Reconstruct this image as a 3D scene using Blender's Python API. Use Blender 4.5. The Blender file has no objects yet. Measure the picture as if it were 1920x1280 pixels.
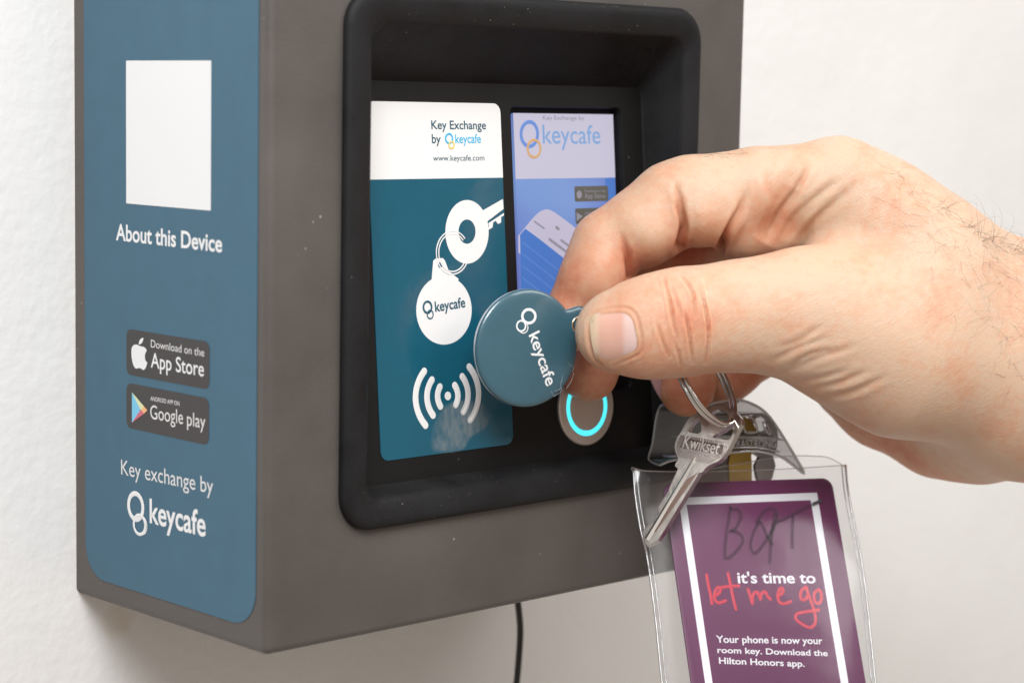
import bpy, bmesh, math, random
import numpy as np
from mathutils import Vector, Matrix
from mathutils.bvhtree import BVHTree

random.seed(7)
SC = bpy.context.scene
COL = SC.collection
MM = 0.001

# ------------------------------------------------------------------ camera
# world in millimetres while building: x right along the front of the kiosk,
# y into the wall, z up; origin = lower left front corner of the kiosk
R = np.array([[0.71618486, -0.68317713, 0.01885079],
              [-0.0634366, -0.09336615, -0.993478],
              [0.68048148, 0.71031807, -0.11245496]])
FPX = 3967.2
CAM = np.array([-320.196, -423.170, 141.801])
DEPTH = 88.89                                     # kiosk depth = distance of the wall

cd = bpy.data.cameras.new('camera')
cam = bpy.data.objects.new('camera', cd)
COL.objects.link(cam)
M = Matrix.Identity(4)
for i in range(3):
    M[i][0] = R[0][i]; M[i][1] = -R[1][i]; M[i][2] = -R[2][i]
    M[i][3] = CAM[i] * MM
cam.matrix_world = M
cd.sensor_width = 36.0
cd.lens = FPX / 1920 * 36.0
cd.clip_start = 0.02
cd.clip_end = 50
cd.dof.use_dof = True
cd.dof.focus_distance = 0.588
cd.dof.aperture_fstop = 11.0
SC.camera = cam

# ------------------------------------------------------------------ light
W = bpy.data.worlds.new('World'); SC.world = W; W.use_nodes = True
_bg = W.node_tree.nodes['Background']                # dim room: warm floor below, paler ceiling above
_g = W.node_tree.nodes.new('ShaderNodeTexCoord'); _sz = W.node_tree.nodes.new('ShaderNodeSeparateXYZ')
_rp = W.node_tree.nodes.new('ShaderNodeValToRGB'); _mp = W.node_tree.nodes.new('ShaderNodeMapRange')
_mp.inputs['From Min'].default_value = -1; _mp.inputs['From Max'].default_value = 1
W.node_tree.links.new(_g.outputs['Generated'], _sz.inputs[0]); W.node_tree.links.new(_sz.outputs['Z'], _mp.inputs['Value'])
W.node_tree.links.new(_mp.outputs[0], _rp.inputs[0]); W.node_tree.links.new(_rp.outputs[0], _bg.inputs[0])
_e = _rp.color_ramp.elements
_e[0].position = .12; _e[0].color = (.98, .80, .66, 1)
_e[1].position = .9; _e[1].color = (1.3, 1.25, 1.18, 1)
_k = _e.new(.5); _k.color = (.88, .80, .72, 1)
W.node_tree.nodes['Background'].inputs[1].default_value = 0.46


def area(name, loc, target, sx, sy, power, col):
    ld = bpy.data.lights.new(name, 'AREA')
    ld.shape = 'RECTANGLE'; ld.size = sx; ld.size_y = sy
    ld.energy = power; ld.color = col
    o = bpy.data.objects.new(name, ld); COL.objects.link(o)
    o.location = loc
    o.rotation_euler = (Vector(target) - Vector(loc)).to_track_quat('-Z', 'Y').to_euler()
    return o


area('flash_softbox', (0.65, -0.95, 0.95), (0.10, 0.05, 0.02), 0.85, 0.65, 7.3, (1.0, 0.98, 0.95))
area('upper_left_light', (-0.46, -0.64, 0.86), (-0.06, 0.08, 0.02), 0.55, 0.55, 16.0, (0.98, 0.985, 1.0))  # unseen source high on the left, a plain cool area light

SC.view_settings.view_transform = 'Standard'
SC.view_settings.look = 'None'
SC.view_settings.exposure = 0.0
SC.view_settings.gamma = 1.0
SC.view_settings.use_curve_mapping = False

# ------------------------------------------------------------------ helpers
V3 = lambda *a: np.array(a, float)


def ray(px, py):
    return R.T @ V3((px - 960) / FPX, (py - 640) / FPX, 1.0)


def at(px, py, d):
    """world point (mm) seen at a pixel, d millimetres in front of the lens plane"""
    return CAM + ray(px, py) * d


def c2w(P):
    return CAM + np.asarray(P, float) @ R


def w2c(P):
    return (np.asarray(P, float) - CAM) @ R.T


def project(P):
    c = w2c(P)
    return np.stack([960 + FPX * c[:, 0] / c[:, 2], 640 + FPX * c[:, 1] / c[:, 2], c[:, 2]], 1)


def unit(a):
    a = np.asarray(a, float)
    return a / np.linalg.norm(a)


class Frame:
    """a flat face: origin, right axis, up axis, outward normal (mm)"""
    def __init__(s, o, u, v):
        s.o = V3(*o); s.u = unit(u); v = np.asarray(v, float)
        s.v = unit(v - s.u * (v @ s.u)); s.n = np.cross(s.u, s.v)

    def px(s, x, y):
        d = ray(x, y)
        k = ((s.o - CAM) @ s.n) / (d @ s.n)
        P = CAM + d * k - s.o
        return np.array([P @ s.u, P @ s.v])

    def w(s, uv, h=0.0):
        uv = np.atleast_2d(np.asarray(uv, float))
        h = np.asarray(h, float)
        hh = h[:, None] if h.ndim else h
        return s.o + uv[:, :1] * s.u + uv[:, 1:2] * s.v + hh * s.n


def mesh(name, verts, faces, mat, parent=None, smooth=False, sharp=None):
    """verts in world mm"""
    org = V3(0, 0, 0)
    root = parent
    while root is not None and root.parent is not None:
        root = root.parent
    if root is not None:
        org = np.array(root['_o'])
    v = (np.asarray(verts, float) - org) * MM
    me = bpy.data.meshes.new(name)
    me.from_pydata(v.tolist(), [], [list(f) for f in faces])
    me.update()
    if mat is not None:
        me.materials.append(mat)
    if smooth:
        me.polygons.foreach_set('use_smooth', [True] * len(me.polygons))
        if sharp:
            me.set_sharp_from_angle(angle=math.radians(sharp))
    o = bpy.data.objects.new(name, me)
    COL.objects.link(o)
    o.parent = parent
    return o


def thing(name, label, cat, base):
    o = bpy.data.objects.new(name, None)
    o.empty_display_size = 0.02
    COL.objects.link(o)
    o.location = [c * MM for c in base]
    o['_o'] = [float(c) for c in base]
    o['label'] = label; o['category'] = cat
    return o


def solo(name, verts, faces, mat, label, cat, base, **k):
    """a thing that is one mesh with its origin at base"""
    v = np.asarray(verts, float) - V3(*base)
    o = mesh(name, v, faces, mat, None, **k)
    o.location = [c * MM for c in base]
    o['label'] = label; o['category'] = cat
    return o


def rrect(u0, u1, v0, v1, r, n=8):
    """rounded rectangle, ccw, 4*(n+1) points; r may be 4 radii (bl, br, tr, tl)"""
    rs = r if isinstance(r, (list, tuple)) else [r] * 4
    out = []
    for (cu, cv, a, su, sv, rr) in ((u0, v0, 180, 1, 1, rs[0]), (u1, v0, 270, -1, 1, rs[1]),
                                    (u1, v1, 0, -1, -1, rs[2]), (u0, v1, 90, 1, -1, rs[3])):
        for i in range(n + 1):
            t = math.radians(a + 90 * i / n)
            out.append((cu + su * rr + rr * math.cos(t), cv + sv * rr + rr * math.sin(t)))
    return np.array(out)


def loft(rings, close_last=False, close_first=False):
    n = len(rings[0])
    V = np.concatenate(rings)
    F = []
    for k in range(len(rings) - 1):
        for i in range(n):
            j = (i + 1) % n
            F.append((k * n + i, k * n + j, (k + 1) * n + j, (k + 1) * n + i))
    if close_last:
        F.append([(len(rings) - 1) * n + i for i in range(n)])
    if close_first:
        F.append([i for i in range(n)][::-1])
    return V, F


def slab(fr, outline, h0, h1, bev=0.0):
    """outline (uv) extruded along the frame normal from h0 to h1 (h1 is the seen face)"""
    o = np.asarray(outline, float)
    rings = [fr.w(o, h0)]
    if bev > 0:
        c = o.mean(0)
        e = np.roll(o, -1, 0) - np.roll(o, 1, 0)
        nn = np.stack([e[:, 1], -e[:, 0]], 1)
        nn /= np.linalg.norm(nn, axis=1)[:, None] + 1e-9
        a = 0.5 * np.sum(o[:, 0] * np.roll(o[:, 1], -1) - np.roll(o[:, 0], -1) * o[:, 1])
        if a < 0:
            nn = -nn
        rings.append(fr.w(o, h1 - bev))
        rings.append(fr.w(o - nn * bev * .3, h1 - bev * .3))
        rings.append(fr.w(o - nn * bev, h1))
    else:
        rings.append(fr.w(o, h1))
    return loft(rings, True, True)


def tube(pts, rad, sides=8, flat=None, closed=False, taper=None):
    """tube through world points; flat=(normal, scale) squashes it along a normal"""
    P = np.asarray(pts, float)
    n = len(P)
    if closed:
        T = np.roll(P, -1, 0) - np.roll(P, 1, 0)
    else:
        T = np.gradient(P, axis=0)
    T /= np.linalg.norm(T, axis=1)[:, None] + 1e-12
    ref = flat[0] if flat is not None else V3(0.3, 0.2, 0.93)
    V = []
    b = None
    for i in range(n):
        if flat is not None or b is None:
            a = np.cross(T[i], ref)
            if np.linalg.norm(a) < 1e-6:
                a = np.cross(T[i], V3(1, 0.1, 0))
            a = unit(a)
        else:
            a = unit(a - T[i] * (a @ T[i]))
        b = np.cross(a, T[i])
        if flat is not None:
            b = flat[0]
        r = rad if np.isscalar(rad) else rad[i]
        for k in range(sides):
            t = 2 * math.pi * k / sides
            s = flat[1] if flat is not None else 1.0
            V.append(P[i] + a * r * math.cos(t) + b * r * s * math.sin(t))
    F = []
    m = n if closed else n - 1
    for i in range(m):
        for k in range(sides):
            j = (i + 1) % n
            F.append((i * sides + k, i * sides + (k + 1) % sides, j * sides + (k + 1) % sides, j * sides + k))
    if not closed:
        F.append([k for k in range(sides)][::-1])
        F.append([(n - 1) * sides + k for k in range(sides)])
    return np.array(V), F


def join(parts):
    V, F, o = [], [], 0
    for v, f in parts:
        V.append(np.asarray(v, float))
        F += [[i + o for i in q] for q in f]
        o += len(v)
    return np.concatenate(V), F


def smooth_path(pts, n=8, closed=False):
    """Catmull-Rom through points"""
    P = [np.asarray(p, float) for p in pts]
    out = []
    m = len(P)
    for i in range(m if closed else m - 1):
        if closed:
            a, b, c, d = P[i - 1], P[i], P[(i + 1) % m], P[(i + 2) % m]
        else:
            b, c = P[i], P[i + 1]
            a = P[i - 1] if i > 0 else 2 * b - c
            d = P[i + 2] if i + 2 < m else 2 * c - b
        for k in range(n):
            t = k / n
            out.append(0.5 * ((2 * b) + (-a + c) * t + (2 * a - 5 * b + 4 * c - d) * t * t + (-a + 3 * b - 3 * c + d) * t ** 3))
    if not closed:
        out.append(P[-1])
    return np.array(out)


def stroke(fr, pxs, w, h, n=6, closed=False, thick=0.12, curved=True):
    """a printed pen stroke lying on a frame: path in photo pixels, width in mm"""
    uv = [fr.px(*p) for p in pxs]
    uv = smooth_path(uv, n, closed) if curved else np.array(uv)
    P = fr.w(uv, h)
    if not closed:                                   # round caps
        t0 = unit(P[0] - P[1]); t1 = unit(P[-1] - P[-2])
        steps = [(0.98, .18), (.87, .5), (.6, .8), (.3, .95)]
        pre = [P[0] + t0 * w / 2 * a for a, b in steps]; rp = [w / 2 * b for a, b in steps]
        pos = [P[-1] + t1 * w / 2 * a for a, b in steps][::-1]; rq = [w / 2 * b for a, b in steps][::-1]
        P = np.concatenate([pre, P, pos])
        rad = np.array(rp + [w / 2] * (len(P) - 8) + rq)
    else:
        rad = w / 2
    return tube(P, rad, 8, (fr.n, min(1.0, thick / w)), closed)


def ell(cx, cy, rx, ry, n=40, rot=0.0, a0=0.0, a1=360.0):
    out = []
    for i in range(n):
        t = math.radians(a0 + (a1 - a0) * i / (n if a1 - a0 == 360 else n - 1))
        x, y = rx * math.cos(t), ry * math.sin(t)
        c, s = math.cos(math.radians(rot)), math.sin(math.radians(rot))
        out.append((cx + x * c - y * s, cy + x * s + y * c))
    return out


_tc = {}


def text_geo(s, bold):
    key = (s, bold)
    if key not in _tc:
        cu = bpy.data.curves.new('lettering_curve', 'FONT')
        cu.body = s; cu.offset = bold; cu.resolution_u = 5
        ob = bpy.data.objects.new('lettering_curve', cu)
        COL.objects.link(ob)
        dg = bpy.context.evaluated_depsgraph_get()
        me = ob.evaluated_get(dg).to_mesh()
        v = np.array([p.co[:2] for p in me.vertices]); f = [list(p.vertices) for p in me.polygons]
        ob.evaluated_get(dg).to_mesh_clear()
        bpy.data.objects.remove(ob); bpy.data.curves.remove(cu)
        _tc[key] = (v, f)
    return _tc[key]


ASC = {}


def lettering(fr, s, left, right, top, h, bold=0.012, asc=0.69):
    """text on a frame: baseline start, baseline end and a point at cap height, all photo pixels"""
    v, f = text_geo(s, bold)
    a, b, c = fr.px(*left), fr.px(*right), fr.px(*top)
    d = b - a; L = np.linalg.norm(d); e = d / L; n = np.array([-e[1], e[0]])
    H = abs((c - a) @ n)
    x0, x1 = v[:, 0].min(), v[:, 0].max()
    uv = a + np.outer((v[:, 0] - x0) / (x1 - x0) * L, e) + np.outer(v[:, 1] / asc * H, n)
    return fr.w(uv, h), f


def poly(fr, pxs, h):
    uv = np.array([fr.px(*p) for p in pxs])
    a = 0.5 * np.sum(uv[:, 0] * np.roll(uv[:, 1], -1) - np.roll(uv[:, 0], -1) * uv[:, 1])
    if a < 0:
        uv = uv[::-1]
    return fr.w(uv, h), [list(range(len(uv)))]


# ------------------------------------------------------------------ materials
def mat(name, col, rough=0.5, metal=0.0, spec=0.5, var=0.0, vscale=60.0, bump=0.0, bscale=800.0,
        bdist=0.0003, coat=0.0, coatr=0.05, speck=0.0, speckscale=600.0, emit=None, estr=0.0, rvar=0.0):
    m = bpy.data.materials.new(name); m.use_nodes = True
    nt = m.node_tree; b = nt.nodes['Principled BSDF']
    L = nt.links.new
    b.inputs['Base Color'].default_value = (*col, 1)
    b.inputs['Roughness'].default_value = rough
    b.inputs['Metallic'].default_value = metal
    b.inputs['Specular IOR Level'].default_value = spec
    b.inputs['Coat Weight'].default_value = coat
    b.inputs['Coat Roughness'].default_value = coatr
    tc = nt.nodes.new('ShaderNodeTexCoord')
    colsock = None
    if var > 0 or rvar > 0:
        nz = nt.nodes.new('ShaderNodeTexNoise'); nz.inputs['Scale'].default_value = vscale
        nz.inputs['Detail'].default_value = 6; L(tc.outputs['Object'], nz.inputs['Vector'])
        if var > 0:
            mr = nt.nodes.new('ShaderNodeMapRange')
            mr.inputs['To Min'].default_value = 1 - var; mr.inputs['To Max'].default_value = 1 + var
            mr.inputs['From Min'].default_value = .25; mr.inputs['From Max'].default_value = .75
            L(nz.outputs['Fac'], mr.inputs['Value'])
            mx = nt.nodes.new('ShaderNodeVectorMath'); mx.operation = 'SCALE'
            mx.inputs[0].default_value = col; L(mr.outputs['Result'], mx.inputs['Scale'])
            colsock = mx.outputs['Vector']
        if rvar > 0:
            mr = nt.nodes.new('ShaderNodeMapRange')
            mr.inputs['To Min'].default_value = max(0, rough - rvar); mr.inputs['To Max'].default_value = min(1, rough + rvar)
            mr.inputs['From Min'].default_value = .3; mr.inputs['From Max'].default_value = .7
            L(nz.outputs['Fac'], mr.inputs['Value']); L(mr.outputs['Result'], b.inputs['Roughness'])
    if speck > 0:
        vo = nt.nodes.new('ShaderNodeTexVoronoi'); vo.inputs['Scale'].default_value = speckscale
        L(tc.outputs['Object'], vo.inputs['Vector'])
        lt = nt.nodes.new('ShaderNodeMath'); lt.operation = 'LESS_THAN'; lt.inputs[1].default_value = 0.13
        L(vo.outputs['Distance'], lt.inputs[0])
        sp = nt.nodes.new('ShaderNodeSeparateColor'); L(vo.outputs['Color'], sp.inputs[0])
        gt = nt.nodes.new('ShaderNodeMath'); gt.operation = 'GREATER_THAN'; gt.inputs[1].default_value = 1 - speck
        L(sp.outputs[0], gt.inputs[0])
        mu = nt.nodes.new('ShaderNodeMath'); mu.operation = 'MULTIPLY'
        L(lt.outputs[0], mu.inputs[0]); L(gt.outputs[0], mu.inputs[1])
        pz = nt.nodes.new('ShaderNodeTexNoise'); pz.inputs['Scale'].default_value = 38; pz.inputs['Detail'].default_value = 3
        L(tc.outputs['Object'], pz.inputs['Vector'])
        pm = nt.nodes.new('ShaderNodeMapRange'); pm.inputs['From Min'].default_value = .5; pm.inputs['From Max'].default_value = .68
        L(pz.outputs['Fac'], pm.inputs['Value'])
        m3 = nt.nodes.new('ShaderNodeMath'); m3.operation = 'MULTIPLY'; L(pm.outputs[0], m3.inputs[0]); L(sp.outputs[1], m3.inputs[1])
        m2 = nt.nodes.new('ShaderNodeMath'); m2.operation = 'MULTIPLY'; L(mu.outputs[0], m2.inputs[0])
        L(m3.outputs[0], m2.inputs[1])
        mix = nt.nodes.new('ShaderNodeMix'); mix.data_type = 'RGBA'
        L(m2.outputs[0], mix.inputs['Factor'])
        if colsock is not None:
            L(colsock, mix.inputs['A'])
        else:
            mix.inputs['A'].default_value = (*col, 1)
        mix.inputs['B'].default_value = (.55, .53, .5, 1)
        colsock = mix.outputs['Result']
    if colsock is not None:
        L(colsock, b.inputs['Base Color'])
    if bump > 0:
        nb = nt.nodes.new('ShaderNodeTexNoise'); nb.inputs['Scale'].default_value = bscale
        nb.inputs['Detail'].default_value = 4; L(tc.outputs['Object'], nb.inputs['Vector'])
        bp = nt.nodes.new('ShaderNodeBump'); bp.inputs['Strength'].default_value = bump
        bp.inputs['Distance'].default_value = bdist
        L(nb.outputs['Fac'], bp.inputs['Height']); L(bp.outputs['Normal'], b.inputs['Normal'])
    if emit:
        b.inputs['Emission Color'].default_value = (*emit, 1)
        b.inputs['Emission Strength'].default_value = estr
    return m


def clear_vinyl(name, tint, refl=0.06, rough=0.12, bump=0.3, bscale=60, haze=0.08, hazecol=(.8, .8, .82)):
    m = bpy.data.materials.new(name); m.use_nodes = True
    nt = m.node_tree; nt.nodes.clear(); L = nt.links.new
    out = nt.nodes.new('ShaderNodeOutputMaterial')
    tr = nt.nodes.new('ShaderNodeBsdfTransparent'); tr.inputs[0].default_value = (*tint, 1)
    df = nt.nodes.new('ShaderNodeBsdfDiffuse'); df.inputs[0].default_value = (*hazecol, 1)
    gl = nt.nodes.new('ShaderNodeBsdfGlossy'); gl.inputs['Roughness'].default_value = rough
    tc = nt.nodes.new('ShaderNodeTexCoord')
    nz = nt.nodes.new('ShaderNodeTexNoise'); nz.inputs['Scale'].default_value = bscale
    nz.inputs['Detail'].default_value = 3; L(tc.outputs['Object'], nz.inputs['Vector'])
    bp = nt.nodes.new('ShaderNodeBump'); bp.inputs['Strength'].default_value = bump; bp.inputs['Distance'].default_value = .002
    L(nz.outputs['Fac'], bp.inputs['Height']); L(bp.outputs['Normal'], gl.inputs['Normal'])
    fr = nt.nodes.new('ShaderNodeFresnel'); fr.inputs['IOR'].default_value = 1.5
    L(bp.outputs['Normal'], fr.inputs['Normal'])
    ad = nt.nodes.new('ShaderNodeMath'); ad.operation = 'ADD'; ad.inputs[1].default_value = refl - 0.04
    ad.use_clamp = True
    L(fr.outputs[0], ad.inputs[0])
    m1 = nt.nodes.new('ShaderNodeMixShader'); m1.inputs[0].default_value = haze
    L(tr.outputs[0], m1.inputs[1]); L(df.outputs[0], m1.inputs[2])
    m2 = nt.nodes.new('ShaderNodeMixShader'); L(ad.outputs[0], m2.inputs[0])
    L(m1.outputs[0], m2.inputs[1]); L(gl.outputs[0], m2.inputs[2])
    L(m2.outputs[0], out.inputs[0])
    return m


def wall_material():
    m = bpy.data.materials.new('painted_wall'); m.use_nodes = True
    nt = m.node_tree; b = nt.nodes['Principled BSDF']; L = nt.links.new
    b.inputs['Roughness'].default_value = .55
    b.inputs['Specular IOR Level'].default_value = .3
    tc = nt.nodes.new('ShaderNodeTexCoord')
    n1 = nt.nodes.new('ShaderNodeTexNoise'); n1.inputs['Scale'].default_value = 260; n1.inputs['Detail'].default_value = 5
    n2 = nt.nodes.new('ShaderNodeTexNoise'); n2.inputs['Scale'].default_value = 45; n2.inputs['Detail'].default_value = 3
    n3 = nt.nodes.new('ShaderNodeTexNoise'); n3.inputs['Scale'].default_value = 9; n3.inputs['Detail'].default_value = 4
    for n in (n1, n2, n3):
        L(tc.outputs['Object'], n.inputs['Vector'])
    ad = nt.nodes.new('ShaderNodeMath'); ad.operation = 'MULTIPLY_ADD'; ad.inputs[1].default_value = 2.2
    L(n2.outputs['Fac'], ad.inputs[0]); L(n1.outputs['Fac'], ad.inputs[2])
    bp = nt.nodes.new('ShaderNodeBump'); bp.inputs['Strength'].default_value = .3; bp.inputs['Distance'].default_value = .0009
    L(ad.outputs[0], bp.inputs['Height']); L(bp.outputs['Normal'], b.inputs['Normal'])
    r = nt.nodes.new('ShaderNodeValToRGB')
    r.color_ramp.elements[0].position = .3; r.color_ramp.elements[0].color = (.765, .76, .75, 1)
    r.color_ramp.elements[1].position = .65; r.color_ramp.elements[1].color = (.80, .795, .785, 1)
    L(n3.outputs['Fac'], r.inputs[0])
    # an old yellowish drip on the paint under the kiosk corner
    last = r.outputs[0]
    for (sx, sz, rad) in ((0.0142, -0.0097, .0065),):
        dv = nt.nodes.new('ShaderNodeVectorMath'); dv.operation = 'DISTANCE'
        L(tc.outputs['Object'], dv.inputs[0]); dv.inputs[1].default_value = (sx, DEPTH * MM, sz)
        k1 = nt.nodes.new('ShaderNodeMapRange'); k1.inputs['From Min'].default_value = rad; k1.inputs['From Max'].default_value = 0
        L(dv.outputs['Value'], k1.inputs['Value'])
        k2 = nt.nodes.new('ShaderNodeMath'); k2.operation = 'MULTIPLY'; L(k1.outputs[0], k2.inputs[0]); L(n1.outputs['Fac'], k2.inputs[1])
        mx = nt.nodes.new('ShaderNodeMix'); mx.data_type = 'RGBA'; L(k2.outputs[0], mx.inputs['Factor'])
        L(last, mx.inputs['A']); mx.inputs['B'].default_value = (.60, .47, .28, 1)
        last = mx.outputs['Result']
    L(last, b.inputs['Base Color'])
    return m


M_WALL = wall_material()
M_HOUSING = mat('brown_grey_powder_coat', (.084, .074, .067), .48, var=.17, vscale=34, bump=.35, bscale=2600, bdist=.0003, speck=.10, speckscale=420, rvar=.08)
M_BEZEL = mat('black_plastic', (.0125, .0125, .0135), .54, spec=.2, var=.3, vscale=70, bump=.5, bscale=2600, bdist=.0003, speck=.16, speckscale=900, rvar=.14)
M_PANEL = mat('panel_black_plastic', (.0075, .007, .0068), .55, spec=.22, var=.2, vscale=70, bump=.25, bscale=3000, bdist=.0002, speck=.04, speckscale=300)
M_BLUE = mat('teal_blue_print', (.032, .108, .170), .42, var=.05, vscale=120, bump=.12, bscale=2500, bdist=.0001, speck=.02, speckscale=300)
M_TEAL = mat('glossy_teal_print', (.006, .085, .135), .10, var=.04, vscale=200, bump=.10, bscale=420, bdist=.0004, spec=.5)
M_WHITE = mat('white_print', (.74, .75, .76), .4)
M_WHITEG = mat('glossy_white_print', (.76, .76, .755), .2)
M_BLACKP = mat('black_print', (.035, .032, .032), .42)
M_DARKT = mat('dark_teal_ink', (.02, .09, .13), .3)
M_CYAN = mat('cyan_ink', (.03, .42, .70), .3)
M_YEL = mat('yellow_ink', (.75, .55, .12), .3)
M_GREY = mat('grey_ink', (.45, .46, .47), .4)
M_LIGHTTXT = mat('light_grey_ink', (.68, .68, .68), .4)


# ------------------------------------------------------------------ wall
wv = [(-2500, DEPTH, -1500), (2500, DEPTH, -1500), (2500, DEPTH, 2200), (-2500, DEPTH, 2200),
      (-2500, DEPTH + 100, -1500), (2500, DEPTH + 100, -1500), (2500, DEPTH + 100, 2200), (-2500, DEPTH + 100, 2200)]
wall = mesh('wall', wv, [(0, 1, 2, 3), (5, 4, 7, 6), (4, 0, 3, 7), (1, 5, 6, 2), (4, 5, 1, 0), (3, 2, 6, 7)], M_WALL)
wall['kind'] = 'structure'
wall['label'] = 'rough white painted wall behind the kiosk'

# ------------------------------------------------------------------ kiosk
kiosk = thing('key_exchange_kiosk', 'brown-grey wall-mounted key exchange box with black recessed screen panel and blue side label',
              'kiosk', (90.6, 44, 0))
BW, BH = 181.26, 201.0
FX = lambda uv, y: np.stack([uv[:, 0], np.full(len(uv), y), uv[:, 1]], 1)      # (x,z) ring at depth y

bx0, bx1, bz0, bz1 = 23.3, 158.8, 28.9, 170.0
rings = [FX(rrect(bx0 + 2.5, bx1 - 2.5, bz0 + 2.5, bz1 - 2.5, 9, 8), 30), FX(rrect(bx0 + 2.5, bx1 - 2.5, bz0 + 2.5, bz1 - 2.5, 9, 8), 0)]
rr = 2.2
for k in range(0, 7):
    a = math.radians(15 * k)
    ins = rr * (1 - math.sin(a)); y = rr * (1 - math.cos(a))
    rings.append(FX(rrect(ins, BW - ins, ins, BH - ins, max(.05, rr - ins + .05), 8), y))
rings.append(FX(rrect(0, BW, 0, BH, rr + .05, 8), DEPTH - .05))
v, f = loft(rings, True, False)
mesh('housing', v, [q[::-1] for q in f], M_HOUSING, kiosk, True, 40)

# slanted control panel inside the recess: top lies deeper
TILT = 0.085
Y60 = 7.0
PF = Frame((0, Y60 - TILT * 60, 0), (1, 0, 0), (0, TILT, 1))
plx0, plx1 = 33.6, 145.0
pv0, pv1 = PF.px(720, 901)[1], PF.px(940, 158)[1]
plx1 = PF.px(1202, 240)[0]


def P3(ring, h=0.0):
    return PF.w(ring, h)


lip = rrect(32.2, 152.4, 36.6, 161.4, 5.5, 8)
rings = [FX(rrect(bx0 + .6, bx1 - .6, bz0 + .6, bz1 - .6, 9.5, 8), 1.0),
         FX(rrect(bx0, bx1, bz0, bz1, 10, 8), -.1),
         FX(rrect(bx0, bx1, bz0, bz1, 10, 8), -1.2),
         FX(rrect(bx0 + .5, bx1 - .5, bz0 + .5, bz1 - .5, 9.6, 8), -2.1),
         FX(rrect(bx0 + 1.5, bx1 - 1.5, bz0 + 1.5, bz1 - 1.5, 9, 8), -2.6),
         FX(rrect(bx0 + 3, bx1 - 2.6, bz0 + 3, bz1 - 3, 8.2, 8), -2.65),
         FX(rrect(31.0, 153.0, 35.4, 162.2, 6.2, 8), -1.6),
         FX(lip, -.9), FX(rrect(32.7, 151.8, 37.4, 160.8, 5.2, 8), .2)]
pan = rrect(plx0, plx1, pv0, pv1, 3.0, 8)
rings.append(P3(rrect(plx0 - .5, plx1 + .5, pv0 - .5, pv1 + .5, 3.2, 8), .7))
rings.append(P3(pan, 0.0))
v, f = loft(rings)
mesh('bezel', v, [q[::-1] for q in f], M_BEZEL, kiosk, True, 50)

# panel with the screen opening
sx0 = PF.px(961, 300)[0] - .6
sx1 = PF.px(1166, 250)[0]
sv1 = PF.px(1000, 199)[1]
sv0 = sv1 - 84
HOLE = rrect(sx0, sx1, sv0, sv1, 2.2, 8)
rings = [P3(pan, 0), P3(HOLE, 0), P3(rrect(sx0 + .3, sx1 - .3, sv0 + .3, sv1 - .3, 2.0, 8), -.5), P3(rrect(sx0 + .4, sx1 - .4, sv0 + .4, sv1 - .4, 2.0, 8), -3.2)]
v, f = loft(rings, True)
mesh('panel', v, [q[::-1] for q in f], M_PANEL, kiosk, True, 30)

# ---- screen
SF = Frame(PF.w((0, 0), -2.0)[0], PF.u, PF.v)


def emis(name, col, s, gloss=.25):
    return mat(name, (col[0] * .25, col[1] * .25, col[2] * .25), gloss, emit=col, estr=s)


S_WHITE = emis('lit_screen_white', (.52, .50, .62), .80)
S_BLUE = emis('lit_screen_blue', (.125, .23, .60), .80)
nt = S_BLUE.node_tree
_stc = nt.nodes.new('ShaderNodeTexCoord'); _nz = nt.nodes.new('ShaderNodeTexNoise'); _nz.inputs['Scale'].default_value = 28; _nz.inputs['Detail'].default_value = 1
_cr = nt.nodes.new('ShaderNodeValToRGB'); nt.links.new(_stc.outputs['Object'], _nz.inputs['Vector']); nt.links.new(_nz.outputs['Fac'], _cr.inputs[0])
_cr.color_ramp.elements[0].position = .35; _cr.color_ramp.elements[0].color = (.145, .165, .47, 1)
_cr.color_ramp.elements[1].position = .65; _cr.color_ramp.elements[1].color = (.20, .32, .60, 1)
nt.links.new(_cr.outputs[0], nt.nodes['Principled BSDF'].inputs['Emission Color'])
S_DBLUE = emis('lit_screen_deep_blue', (.07, .18, .52), .80)
S_PHONE = emis('lit_screen_pale', (.50, .47, .60), .80)
S_RING = emis('lit_screen_ring_blue', (.14, .26, .62), .80)
S_OR = emis('lit_screen_ring_orange', (.60, .36, .17), .80)
S_TXT = emis('lit_screen_text_blue', (.20, .35, .62), .80)
S_BADGE = emis('lit_screen_badge', (.105, .10, .085), .80)
S_GREYT = emis('lit_screen_text_grey', (.26, .25, .30), .80)
a0 = SF.px(961, 213); a1 = SF.px(1147, 217)
scr_u0, scr_u1, scr_v1 = a0[0], a1[0], a0[1]
scr_v0 = scr_v1 - 76
v, f = slab(SF, rrect(scr_u0 - .15, scr_u1 + .15, scr_v0, scr_v1 + .15, .6, 4), -1.0, 0.0)
screen = mesh('screen', v, f, S_BLUE, kiosk)
vm = SF.px(1000, 334)[1]


def on_screen(name, vf, m):
    return mesh(name, vf[0], vf[1], m, screen)


def quad_uv(fr, u0, u1, v0, v1, h):
    return fr.w([(u0, v0), (u1, v0), (u1, v1), (u0, v1)], h), [(0, 1, 2, 3)]


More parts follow.
